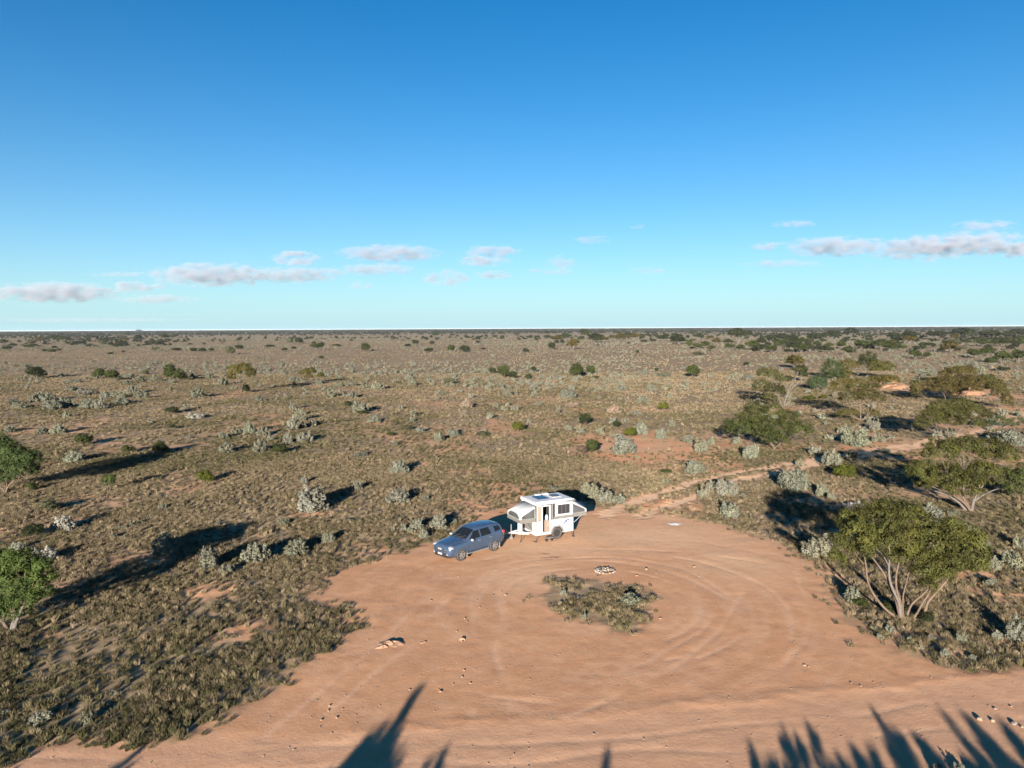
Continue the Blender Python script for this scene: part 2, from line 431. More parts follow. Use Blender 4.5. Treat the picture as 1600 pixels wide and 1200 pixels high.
# ------------------------------------------------------------------ plants: meshes
def unit(v): return v / (np.linalg.norm(v, axis=-1, keepdims=True) + 1e-9)
def sphere_pts(n, rng): return unit(rng.normal(size=(n, 3)))
def leaf_quads(P, Nn, L, Wd, rng, up=0.0):
    n = len(P)
    t = rng.normal(size=(n, 3)); t[:, 2] += up
    a = unit(t - (t * Nn).sum(1, keepdims=True) * Nn)
    b = np.cross(Nn, a)
    L = np.broadcast_to(L, (n,))[:, None] * rng.uniform(.7, 1.3, (n, 1)); Wd = np.broadcast_to(Wd, (n,))[:, None] * rng.uniform(.7, 1.3, (n, 1))
    V = np.stack([P - a * L * .5, P + b * Wd * .5 + a * L * .05, P + a * L * .5, P - b * Wd * .5 + a * L * .05], 1).reshape(-1, 3)
    return V, np.arange(n * 4).reshape(n, 4)
def crown_mesh(name, lobes, seed, bunch_r=.34, per_bunch=55, leaf=(.16, .06), dens=1.0, under=-.35, up=0.0, spread=.35):
    """lobes: (x, y, z, rx, ry, rz) ellipsoids clothed in bunches of small leaves"""
    rng = np.random.default_rng(seed)
    Ps, Ns, T, Wm = [], [], [], []
    for (x, y, z, rx, ry, rz) in lobes:
        area = 4 * math.pi * ((rx * ry) ** 1.6 / 3 + (rx * rz) ** 1.6 / 3 + (ry * rz) ** 1.6 / 3) ** (1 / 1.6) * .62
        nb = max(4, int(dens * area / (bunch_r * bunch_r * 1.5)))
        d = sphere_pts(nb * 2, rng); d = d[d[:, 2] > under][:nb]
        nb = len(d)
        rad = rng.uniform(.66, 1.08, (nb, 1))
        C = np.array([x, y, z]) + d * np.array([rx, ry, rz]) * rad
        br = bunch_r * rng.uniform(.45, 1.5, nb)
        tone = np.clip(rng.normal(.5 + (rng.uniform(-.28, .28) if len(lobes) > 3 else 0), .24, nb), 0, 1); wrm = np.clip(rng.normal(.3, .35, nb) + d[:, 2] * .2, 0, 1)
        k = per_bunch
        off = rng.normal(size=(nb, k, 3)) * .5
        off *= np.minimum(1, 1.1 / (np.linalg.norm(off, axis=2, keepdims=True) + 1e-6))
        off[:, :, 2] *= .75
        P = C[:, None, :] + off * br[:, None, None]
        on = unit(d / np.array([rx, ry, rz]))
        Nn = unit(on[:, None, :] * .8 + unit(off) * .9 + rng.normal(size=(nb, k, 3)) * spread)
        Ps.append(P.reshape(-1, 3)); Ns.append(Nn.reshape(-1, 3))
        T.append(np.clip(np.repeat(tone, k) + rng.normal(0, .16, nb * k), 0, 1)); Wm.append(np.clip(np.repeat(wrm, k) + rng.normal(0, .15, nb * k), 0, 1))
    P = np.concatenate(Ps); Nn = np.concatenate(Ns)
    V, F = leaf_quads(P, Nn, leaf[0], leaf[1], rng, up)
    return np_mesh(name, V, F, {'tone': np.repeat(np.concatenate(T), 4), 'warm': np.repeat(np.concatenate(Wm), 4)})
def tube_mesh(name, paths, sides=7):
    """paths: list of [(x, y, z, r), ...]"""
    V, F = [], []
    for path in paths:
        pts = np.array(path, float)
        # resample smoothly
        t = np.arange(len(pts)); tt = np.linspace(0, len(pts) - 1, (len(pts) - 1) * 3 + 1)
        q = np.stack([np.interp(tt, t, pts[:, i]) for i in range(4)], 1)
        for _ in range(2): q[1:-1] = q[1:-1] * .5 + (q[:-2] + q[2:]) * .25
        b0 = len(V)
        for i in range(len(q)):
            d = q[min(i + 1, len(q) - 1), :3] - q[max(i - 1, 0), :3]
            d = d / (np.linalg.norm(d) + 1e-9)
            a = np.cross(d, [0.31, 0.95, 0.05]); a /= np.linalg.norm(a) + 1e-9
            b = np.cross(d, a)
            for s in range(sides):
                an = 2 * math.pi * s / sides
                V.append(q[i, :3] + (a * math.cos(an) + b * math.sin(an)) * q[i, 3])
        for i in range(len(q) - 1):
            for s in range(sides):
                s2 = (s + 1) % sides
                F.append((b0 + i * sides + s, b0 + i * sides + s2, b0 + (i + 1) * sides + s2, b0 + (i + 1) * sides + s))
    return np_mesh(name, np.array(V), np.array(F), smooth=True)
def saltbush_mesh(name, seed, nf=48, per=70, leaf=(.06, .05), tall=.42):
    """unit bush (1 wide, about 0.85 high): upright, rounded fingers of small grey leaves"""
    rng = np.random.default_rng(seed)
    Ps, Ns, T, Wm = [], [], [], []
    ph = rng.uniform(0, 6.28, 3); am = rng.uniform(.08, .2, 3)
    for i in range(nf):
        az = rng.uniform(0, 2 * math.pi); e = math.acos(rng.uniform(0.0, 1)); 
        lump = 1 + am[0] * math.sin(az * 2 + ph[0]) + am[1] * math.sin(az * 3 + ph[1])
        d = np.array([math.cos(az) * math.sin(e), math.sin(az) * math.sin(e), math.cos(e)])
        rad = rng.uniform(.55, 1.0)
        top = d * np.array([.42, .42, .62]) * rad * lump + np.array([0, 0, .1])
        ax = unit(np.array([d[0] * .35, d[1] * .35, .9]) + rng.normal(0, .1, 3))
        ln = rng.uniform(.6, 1.2) * tall; r = rng.uniform(.055, .095)
        c = top - ax * ln * .25
        s = sphere_pts(per, rng)
        q = np.cross(ax, [1, .2, 0]); q = unit(q); w = np.cross(ax, q)
        lump2 = 1 + .25 * np.sin(s[:, 2:3] * 6 + i)
        P = c + (s[:, :1] * q + s[:, 1:2] * w) * r * lump2 + s[:, 2:3] * ax * ln * .5
        P[:, 2] = np.maximum(P[:, 2], .01)
        nn = unit((s[:, :1] * q + s[:, 1:2] * w) + s[:, 2:3] * ax * .6 + rng.normal(0, .28, (per, 3)))
        Ps.append(P); Ns.append(nn)
        tn = np.clip(rng.normal(.5, .2), 0, 1); wm = np.clip(rng.normal(.35, .3), 0, 1)
        T.append(np.clip(tn + rng.normal(0, .15, per), 0, 1)); Wm.append(np.clip(wm + rng.normal(0, .15, per), 0, 1))
    P = np.concatenate(Ps)
    V, F = leaf_quads(P, np.concatenate(Ns), leaf[0], leaf[1], rng, .6)
    return np_mesh(name, V, F, {'tone': np.repeat(np.concatenate(T), 4), 'warm': np.repeat(np.concatenate(Wm), 4)})

SALT_HI = [saltbush_mesh('saltbush_foliage', 100 + i, 58 + 8 * (i % 3), 84, tall=.36 + .07 * (i % 3)) for i in range(6)]
SALT_LO = [saltbush_mesh('saltbush_foliage', 200 + i, 20, 34, (.12, .10), tall=.36) for i in range(5)]
for me in SALT_HI + SALT_LO: me.materials.append(M_SILVER)
def stem_mesh(seed, n=6, h=.4, r=.02):
    rng = random.Random(seed); P = []
    for i in range(n):
        a = 6.283 * i / n + rng.uniform(-.4, .4); d = rng.uniform(.12, .3)
        P.append([(0.02 * math.cos(a), .02 * math.sin(a), -.05, r), (d * .5 * math.cos(a), d * .5 * math.sin(a), h * .5, r * .8), (d * math.cos(a), d * math.sin(a), h, r * .5)])
    return tube_mesh('stem', P, 5)
SALT_STEM = [stem_mesh(i) for i in range(3)]
for me in SALT_STEM: me.materials.append(M_BARKG)
# green dome shrubs (unit: 1 wide, 1 high)
GREEN = []
for i in range(5):
    rng = random.Random(40 + i); lobes = [(0, 0, .5, .36, .36, .42)]
    for k in range(6):
        a = k * 1.05 + rng.uniform(-.3, .3); rr = rng.uniform(.18, .27)
        lobes.append((rr * math.cos(a), rr * math.sin(a), rng.uniform(.34, .66), rng.uniform(.2, .27), rng.uniform(.2, .27), rng.uniform(.2, .3)))
    me = crown_mesh('shrub_foliage', lobes, 300 + i, .085, 26, (.055, .03), dens=.75, under=-.7)
    me.materials.append(M_LEAF); GREEN.append(me)
GREEN_LO = []
for i in range(4):
    rng = random.Random(60 + i); lobes = [(0, 0, .52, .36, .36, .4)]
    for k in range(4):
        a = k * 1.57 + rng.uniform(-.4, .4)
        lobes.append((.24 * math.cos(a), .24 * math.sin(a), rng.uniform(.36, .62), .24, .24, .27))
    me = crown_mesh('shrub_foliage', lobes, 330 + i, .13, 18, (.11, .06), dens=.8, under=-.7)
    me.materials.append(M_LEAF); GREEN_LO.append(me)
# far umbrella trees (unit: 1 wide, 1 high)
UMB = []
UMB_T = []
for i in range(5):
    rng = random.Random(80 + i); lobes = []
    nl = 4 + i % 3
    for k in range(nl):
        a = 6.283 * k / nl + rng.uniform(-.4, .4); d = rng.uniform(.16, .3)
        lobes.append((d * math.cos(a), d * math.sin(a), .58 + rng.uniform(-.16, .14), rng.uniform(.17, .25), rng.uniform(.17, .25), rng.uniform(.2, .3)))
    lobes.append((0, 0, .70, .26, .26, .28))
    me = crown_mesh('crown', lobes, 360 + i, .09, 22, (.07, .035), dens=.8, under=-.45)
    me.materials.append(M_LEAF); UMB.append(me)
    st = []
    for k in range(4):
        a = 6.283 * k / 4 + i; st.append([(0.01 * math.cos(a), 0.01 * math.sin(a), -.03, .022), (.08 * math.cos(a), .08 * math.sin(a), .3, .016), (.24 * math.cos(a), .24 * math.sin(a), .66, .007)])
    me = tube_mesh('trunk', st, 5); me.materials.append(M_BARKG); UMB_T.append(me)
SH_STEM = [stem_mesh(20 + i, 5, .5, .022) for i in range(3)]
for me in SH_STEM: me.materials.append(M_BARK)

ITEMS = []          # everything that grows: (object, kind word, adjective, u, v, w, h)
def spot(u, v, w, h):
    p = at(u, v); d = depth(p); s = d / FOC
    phi = math.atan2(CAM_H, p.y)
    Wm = w * s; Hm = max(.25 * Wm, (h * s - .28 * Wm * math.sin(phi)) / math.cos(phi))
    p.y += Wm * .30                                    # the traced foot is the near edge
    p.x *= p.y / (p.y - Wm * .30)
    p.z = ground_h(p.x, p.y) if p.y < 400 else 0
    return p, Wm, Hm
SILVER = (.112, .117, .089)
def saltbush(u, v, w, h, col=SILVER, adj='silver-grey', label=None):
    p, Wm, Hm = spot(u, v, w, h)
    i = len(ITEMS)
    hi = w >= 13
    me = (SALT_HI if hi else SALT_LO)[i % (6 if hi else 5)]
    o = link('saltbush', me, None, None, p - Vector((0, 0, .03)))
    o.scale = (Wm * 1.18, Wm * random.uniform(.95, 1.2), Hm * 1.3)
    o.rotation_euler = (0, 0, random.uniform(0, 6.28))
    k = random.uniform(.85, 1.12)
    o.color = (col[0] * k * random.uniform(.96, 1.05), col[1] * k, col[2] * k * random.uniform(.92, 1.08), 1)
    if w >= 22:
        link('stem', SALT_STEM[i % 3], None, o)
    tag(o, label, 'bush', 'grey saltbushes scattered over the plain')
    ITEMS.append([o, 'saltbush', adj, u, v - h * .5, w, h, label]); return o
GREENS = {'green': (.040, .053, .015), 'dark green': (.027, .036, .014), 'lime green': (.072, .085, .012), 'yellow-green': (.070, .060, .015), 'grey-green': (.085, .09, .052), 'brownish': (.12, .095, .07)}
def shrub(u, v, w, h, adj='green', label=None, stems=None):
    p, Wm, Hm = spot(u, v, w, h)
    i = len(ITEMS)
    hi = w >= 13
    me = (GREEN if hi else GREEN_LO)[i % (5 if hi else 4)]
    c = GREENS[adj]; k = random.uniform(.88, 1.12)
    if w >= 16:
        o = empty('shrub', p, random.uniform(0, 6.28)); o.scale = (Wm, Wm, Hm * 1.04)
        f = link('foliage', me, None, o); f.color = (c[0] * k, c[1] * k, c[2] * k, 1)
        link('stem', SH_STEM[i % 3], None, o)
    else:
        o = link('shrub', me, None, None, p); o.scale = (Wm, Wm, Hm * 1.04); o.rotation_euler = (0, 0, random.uniform(0, 6.28)); o.color = (c[0] * k, c[1] * k, c[2] * k, 1)
    tag(o, label, 'shrub', 'green shrubs dotted over the plain')
    ITEMS.append([o, 'shrub', adj, u, v - h * .5, w, h, label]); return o
def small_tree(u, v, w, h, adj='green', label=None):
    """umbrella-crowned tree seen from afar; v = foot of the trunk"""
    p, Wm, Hm = spot(u, v, w, h); i = len(ITEMS)
    c = GREENS[adj]; k = random.uniform(.88, 1.12)
    o = empty('mallee_tree', p, random.uniform(0, 6.28)); o.scale = (Wm * 1.15, Wm * 1.15, Hm * 1.15)
    f = link('crown', UMB[i % 5], None, o); f.color = (c[0] * k, c[1] * k, c[2] * k, 1)
    link('trunk', UMB_T[i % 5], None, o)
    tag(o, label, 'tree', 'mallee trees standing on the plain')
    ITEMS.append([o, 'mallee tree', adj, u, v - h * .5, w, h, label]); return o
def mallee(base, lobes, stems=None, adj='green', label='', seed=1, leaf=(.17, .055), bunch=.33, per=52, dens=.84, col=None, depth_k=1.0, r0=.085, dead=()):
    """big mallee: lobes (u, v, w, h[, dy]) traced in the photo, set at the tree's own distance"""
    p = at(*base); p.z = ground_h(p.x, p.y); d = depth(p); s = d / FOC
    phi = math.atan2(CAM_H, p.y); cz = math.cos(phi)
    rng = random.Random(seed); L = []
    for k, lb in enumerate(lobes):
        u, v, w, h = lb[:4]
        rx = w * s * .5
        dy = lb[4] if len(lb) > 4 else rng.uniform(-.5, .5) * rx * depth_k
        sc = 1 + dy / d
        x = (u - base[0]) * s * sc
        # height so that the point shows at row v when pushed dy away
        q = ray(u, v); kk = (p.y + dy) / q.y
        z = CAM_H + q.z * kk - p.z
        x = q.x * kk - p.x
        rz = max(.34 * rx, 1.12 * math.sqrt(max((h * s * .5) ** 2 - (rx * .92 * math.sin(phi)) ** 2, .02)) / cz)
        L.append((x, dy, z, rx * 1.04, rx * .98, rz * 1.12))
    o = empty('mallee_tree', p)
    c = col or GREENS[adj]
    f = link('crown', crown_mesh('crown', L, seed, bunch, per, leaf, dens), M_LEAF, o); f.color = (*c, 1)
    if stems is None:
        stems = []
        nt_ = 1 if len(L) <= 3 else (2 if len(L) < 8 else 3)
        order = sorted(L, key=lambda q: q[0])
        for t in range(nt_):
            grp = order[t * len(order) // nt_:(t + 1) * len(order) // nt_]
            cx_ = sum(q[0] for q in grp) / len(grp); cy_ = sum(q[1] for q in grp) / len(grp); zl = min(q[2] - q[5] * .6 for q in grp)
            fx, fy, fz = cx_ * .45 + rng.uniform(-.1, .1), cy_ * .45, max(.35, min(zl * .75, zl - .15))
            bx_, by_ = rng.uniform(-.12, .12) * (nt_ > 1), rng.uniform(-.12, .12) * (nt_ > 1)
            stems.append([(bx_, by_, -.1, r0 * rng.uniform(.9, 1.2)), (bx_ + fx * .25 + rng.uniform(-.06, .06), by_ + fy * .25, fz * .45, r0 * .85), (fx, fy, fz, r0 * .6)])
            for (x, y, z, rx, ry, rz) in grp:
                mx_, my_, mz_ = fx + (x - fx) * .5 + rng.uniform(-.1, .1), fy + (y - fy) * .5 + rng.uniform(-.1, .1), fz + (z - rz * .5 - fz) * .6
                stems.append([(fx, fy, fz, r0 * .42), (mx_, my_, mz_, r0 * .3), (x, y, z - rz * .2, r0 * .16)])
                for b in range(3):
                    an = rng.uniform(0, 6.28)
                    stems.append([(mx_, my_, mz_, r0 * .2), (mx_ * .5 + x * .5 + rx * .3 * math.cos(an), my_ * .5 + y * .5 + rx * .3 * math.sin(an), (mz_ + z) * .5, r0 * .14), (x + rx * .75 * math.cos(an), y + rx * .75 * math.sin(an), z, r0 * .06)])
    for st in stems:
        if st[0][3] >= r0 * .55:
            nm = 'trunk'
        else: nm = 'branch'
        link(nm, tube_mesh(nm, [st], 7), M_BARK if rng.random() < .7 else M_BARKG, o)
    for dd in dead:       # bare grey limbs, traced as pixel polylines
        pts = []
        for (u, v, r) in dd:
            q = ray(u, v); kk = p.y / q.y
            pts.append((q.x * kk - p.x, 0.15, CAM_H + q.z * kk - p.z, r))
        link('branch', tube_mesh('branch', [pts], 6), M_BARKG, o)
    tag(o, label, 'tree', 'mallee trees standing on the plain')
    us = [l_[0] for l_ in lobes]; vs = [l_[1] for l_ in lobes]
    ITEMS.append([o, 'mallee tree', adj, sum(us) / len(us), sum(vs) / len(vs), max(us) - min(us) + 40, base[1] - min(vs), label])
    return o

# ------------------------------------------------------------------ trees traced one by one
def hero_stem(px, r0, dy):
    """pixel polyline + radii -> local polyline for the near mallee"""
    b = at(1410, 968); out = []
    n = len(px)
    for i, (u, v) in enumerate(px):
        q = ray(u, v); off = dy * i / (n - 1); kk = (b.y + off) / q.y
        out.append((q.x * kk - b.x, off, max(-.1, CAM_H + q.z * kk), r0 * .62 * (1 - .72 * i / (n - 1))))
    return out
ZS = lambda L: [(1200 + x / 3.3333, 700 + y / 3.3333) for x, y in L]
hs = [hero_stem(ZS([(655, 872), (610, 840), (545, 760), (516, 690), (512, 620), (500, 545), (440, 480)]), .12, -.3),
      hero_stem(ZS([(690, 885), (672, 800), (650, 750), (610, 660), (560, 590), (500, 520)]), .16, .7),
      hero_stem(ZS([(692, 885), (684, 800), (655, 750), (632, 690), (628, 610), (640, 540), (600, 420)]), .15, .1),
      hero_stem(ZS([(700, 880), (690, 800), (668, 740), (665, 670), (680, 600), (700, 540), (720, 440)]), .12, -.2),
      hero_stem(ZS([(705, 885), (700, 770), (722, 700), (735, 640), (760, 560)]), .07, .8),
      hero_stem(ZS([(740, 905), (790, 890), (820, 850), (830, 800), (870, 760), (915, 710), (960, 650), (1000, 570)]), .15, -.2),
      hero_stem(ZS([(745, 900), (780, 860), (800, 810), (840, 760), (862, 690), (870, 620), (880, 520)]), .11, .3),
      hero_stem(ZS([(725, 870), (745, 810), (800, 770), (850, 720), (925, 650), (940, 560)]), .10, .6),
      hero_stem(ZS([(512, 620), (470, 570), (420, 520)]), .05, -.3), hero_stem(ZS([(628, 610), (590, 540), (530, 510)]), .05, .2)]
hl = [(420, 395, 120, 120, .6), (375, 500, 110, 110, -.2), (470, 470, 170, 160, -.6), (560, 380, 240, 170, .9), (660, 350, 260, 150, 1.4), (600, 480, 200, 150, -.7),
      (700, 480, 220, 160, -.3), (760, 390, 180, 150, 1.0), (860, 500, 220, 200, -.2), (950, 470, 200, 180, .3), (890, 600, 210, 130, -.8), (980, 560, 150, 140, -.3),
      (1060, 540, 150, 190, .3), (1095, 600, 80, 110, .1), (800, 640, 90, 100, -.5), (840, 710, 90, 80, -.7), (350, 560, 60, 60, .1), (365, 590, 80, 80, .2), (480, 530, 150, 80, -.4), (690, 560, 160, 70, -.2), (790, 570, 130, 90, -.6), (1100, 630, 70, 80, .2), (900, 660, 150, 90, -.6), (990, 620, 120, 90, -.3)]
mallee((1410, 968), [(1200 + x / 3.3333, 700 + y / 3.3333, w / 3.3333, h / 3.3333, dy) for x, y, w, h, dy in hl], hs, 'green',
       'big multi-stemmed mallee with bare orange limbs at right edge of clearing', 11, leaf=(.15, .045), bunch=.26, per=58, dens=.82, col=(0.062, 0.067, 0.017), r0=.15)
O = lambda L: [(1100 + x / 3.2, 480 + y / 3.2, w / 3.2, h / 3.2) for x, y, w, h in L]
mallee((1210, 702), O([(200, 600, 180, 110), (255, 515, 110, 70), (340, 525, 100, 80), (430, 560, 100, 80), (480, 612, 130, 60), (380, 615, 130, 90), (310, 640, 120, 70), (360, 660, 130, 50), (300, 585, 150, 70), (260, 560, 90, 60)]),
       None, 'green', 'dark spreading mallee beside the two-wheel track, clumps layered in tiers', 12, bunch=.34, col=(0.046, 0.057, 0.016))
mallee((1224, 638), O([(315, 335, 100, 60), (290, 400, 90, 70), (350, 420, 110, 70), (395, 360, 80, 40), (470, 310, 60, 36), (330, 450, 70, 30)]), None, 'green',
       'half-bare mallee with pale dead limbs and a loose crown', 13, bunch=.36, col=(0.053, 0.059, 0.019), dens=.8,
       dead=([(1224, 638, .14), (1232, 610, .1), (1244, 590, .07), (1250, 575, .04)], [(1228, 620, .1), (1240, 605, .07), (1252, 595, .04)], [(1224, 638, .12), (1216, 618, .08), (1208, 600, .04)]))
mallee((1346, 658), O([(690, 400, 110, 80), (760, 395, 110, 70), (810, 430, 100, 80), (740, 450, 120, 60), (865, 455, 80, 50), (840, 395, 70, 50), (720, 530, 110, 40), (850, 530, 60, 40)]), None, 'yellow-green',
       'tall mallee with thick pale forked trunk and brown-green top', 14, bunch=.38, col=(0.065, 0.062, 0.017), r0=.13)
mallee((1379, 608), O([(870, 365, 90, 40), (925, 365, 90, 46), (900, 355, 90, 30)]), None, 'yellow-green', 'flat-topped yellowish mallee beside the bare orange patch', 15, bunch=.42, per=44, leaf=(.22, .08), col=(0.087, 0.074, 0.019))
mallee((1301, 592), O([(640, 310, 100, 90), (660, 340, 90, 50)]), None, 'green', 'rounded fresh-green tree, leftmost of the clump at upper right', 16, bunch=.42, per=44, leaf=(.22, .08), col=(0.046, 0.068, 0.026))
mallee((1331, 590), O([(720, 290, 100, 50), (710, 325, 60, 40), (700, 340, 60, 30)]), None, 'yellow-green', 'yellow-topped mallee right of the rounded fresh-green tree', 17, bunch=.42, per=44, leaf=(.22, .08), col=(0.084, 0.077, 0.019))
mallee((1356, 590), O([(820, 255, 80, 50), (810, 280, 90, 40)]), None, 'dark green', 'dark mallee standing tallest in the clump at upper right', 18, bunch=.45, per=44, leaf=(.24, .09), col=(0.037, 0.046, 0.016))
mallee((1377, 592), O([(860, 290, 80, 44), (910, 298, 80, 44), (880, 310, 100, 30)]), None, 'yellow-green', 'broad olive mallee at the right end of the upper right clump', 19, bunch=.45, per=44, leaf=(.24, .09), col=(0.074, 0.074, 0.019))
mallee((1275, 610), O([(545, 375, 60, 50), (580, 370, 70, 50), (565, 390, 90, 50)]), None, 'green', 'bluish green round low tree with a lime bush at its foot', 20, bunch=.36, per=46, leaf=(.2, .07), col=(0.046, 0.071, 0.032))
mallee((1452, 626), O([(1075, 400, 80, 70), (1060, 425, 50, 40)]), None, 'yellow-green', 'brown-green mallee at the left end of the long row by orange soil', 21, bunch=.4, per=48, leaf=(.2, .07), col=(0.065, 0.059, 0.017))
mallee((1478, 628), O([(1160, 385, 110, 60), (1210, 370, 100, 50), (1190, 410, 130, 50)]), None, 'yellow-green', 'wide brown-green mallee second in the long row by orange soil', 22, bunch=.4, per=48, leaf=(.2, .07), col=(0.068, 0.057, 0.017))
mallee((1506, 628), O([(1290, 370, 120, 60), (1350, 375, 110, 60), (1310, 405, 150, 40), (1260, 430, 70, 40)]), None, 'yellow-green', 'widest brown-topped mallee in the long row by orange soil', 23, bunch=.4, per=48, leaf=(.2, .07), col=(0.068, 0.056, 0.017))
mallee((1532, 625), O([(1400, 365, 80, 50), (1420, 350, 60, 30)]), None, 'green', 'small olive mallee peeping over the right of the long row', 24, bunch=.4, per=48, leaf=(.2, .07), col=(0.056, 0.059, 0.019))
mallee((1560, 640), O([(1450, 395, 90, 60), (1480, 430, 80, 70), (1515, 470, 60, 60)]), None, 'yellow-green', 'drooping mallee sloping down at the right end of the long row', 25, bunch=.36, per=48, leaf=(.2, .07), col=(0.065, 0.059, 0.017))
mallee((1490, 600), O([(1200, 335, 60, 30), (1260, 320, 110, 36), (1310, 318, 100, 40)]), None, 'yellow-green', 'yellow-brown mallee showing behind the long row by orange soil', 26, bunch=.45, per=44, leaf=(.24, .09), col=(0.077, 0.068, 0.019))
mallee((1484, 694), O([(1190, 500, 130, 60), (1280, 490, 140, 60), (1350, 520, 120, 70), (1400, 545, 60, 50), (1150, 560, 110, 80), (1090, 580, 80, 80), (1220, 565, 150, 60), (1330, 580, 130, 50), (1110, 540, 60, 50), (1240, 530, 160, 60), (1160, 530, 100, 50)]), None, 'green',
       'broad mallee with an orange left flank and many thin pale stems', 27, bunch=.36, col=(0.055, 0.058, 0.017), r0=.1)
mallee((1517, 798), [(1470, 706, 50, 34), (1505, 699, 56, 30), (1545, 704, 56, 34), (1572, 712, 34, 28), (1440, 742, 44, 34), (1475, 745, 60, 36), (1515, 748, 60, 36), (1540, 735, 50, 26), (1455, 757, 40, 20), (1500, 762, 70, 20)], None, 'green',
       'large mallee with two tiers of crown and a short thick trunk', 28, bunch=.33, per=55, col=(0.057, 0.062, 0.016), r0=.13,
       dead=([(1512, 799, .12), (1500, 785, .09), (1480, 773, .06), (1462, 768, .03)], [(1522, 785, .1), (1540, 772, .06), (1562, 764, .03)]))
mallee((1592, 782), [(1582, 752, 40, 34), (1602, 748, 40, 40), (1595, 766, 40, 22)], None, 'green', 'leafy low tree cut by the right border beside the two-tiered mallee', 29, bunch=.3, col=(0.050, 0.065, 0.019))
mallee((1565, 668), O([(1475, 575, 80, 50), (1540, 580, 60, 40), (1420, 585, 40, 30), (1590, 570, 50, 30)]), None, 'green', 'green bushy clump right of the many-stemmed broad mallee', 30, bunch=.35, per=44, col=(0.046, 0.062, 0.022))
# left side
mallee((8, 770), [(-8, 698, 46, 34), (8, 705, 40, 34), (32, 716, 40, 30), (50, 717, 32, 26), (14, 730, 50, 30), (40, 734, 40, 24), (-20, 725, 50, 50), (12, 746, 40, 22), (57, 735, 18, 14), (25, 722, 50, 40), (-10, 745, 40, 30)], None, 'green',
       'dark leafy tree cut by the left border above the lower one', 31, bunch=.3, per=55, leaf=(.13, .06), col=(0.046, 0.071, 0.022))
mallee((17, 985), [(8, 885, 60, 44), (40, 880, 50, 34), (62, 898, 44, 44), (-15, 905, 60, 70), (25, 915, 60, 50), (65, 922, 36, 36), (40, 935, 50, 28), (5, 940, 50, 30), (-20, 940, 50, 40), (30, 900, 60, 50), (28, 955, 44, 24), (-5, 958, 40, 24)], None, 'green',
       'bright green tree cut by the left border, lowest one on that side', 32, bunch=.24, per=60, leaf=(.1, .05), dens=.9, col=(0.05, 0.078, 0.018), r0=.11)
mallee((376, 616), [(366, 580, 22, 18), (382, 577, 24, 18), (392, 584, 16, 16), (362, 589, 14, 12)], None, 'yellow-green', 'yellow-crowned small tree on a thin trunk, left of centre', 33, bunch=.3, per=44, leaf=(.18, .07), col=(0.081, 0.074, 0.019), r0=.08)
mallee((480, 601), [(476, 582, 16, 9), (486, 580, 14, 10), (482, 588, 12, 6)], None, 'yellow-green', 'small brownish-yellow tree beside a lime bush, centre left', 34, bunch=.3, per=44, leaf=(.2, .08), col=(0.077, 0.071, 0.020), r0=.07)
mallee((172, 768), [(168, 752, 22, 16), (174, 748, 14, 10)], None, 'green', 'thin sapling with round green crown on bare red soil', 35, bunch=.16, per=44, leaf=(.08, .04), col=(0.050, 0.077, 0.022), r0=.05)

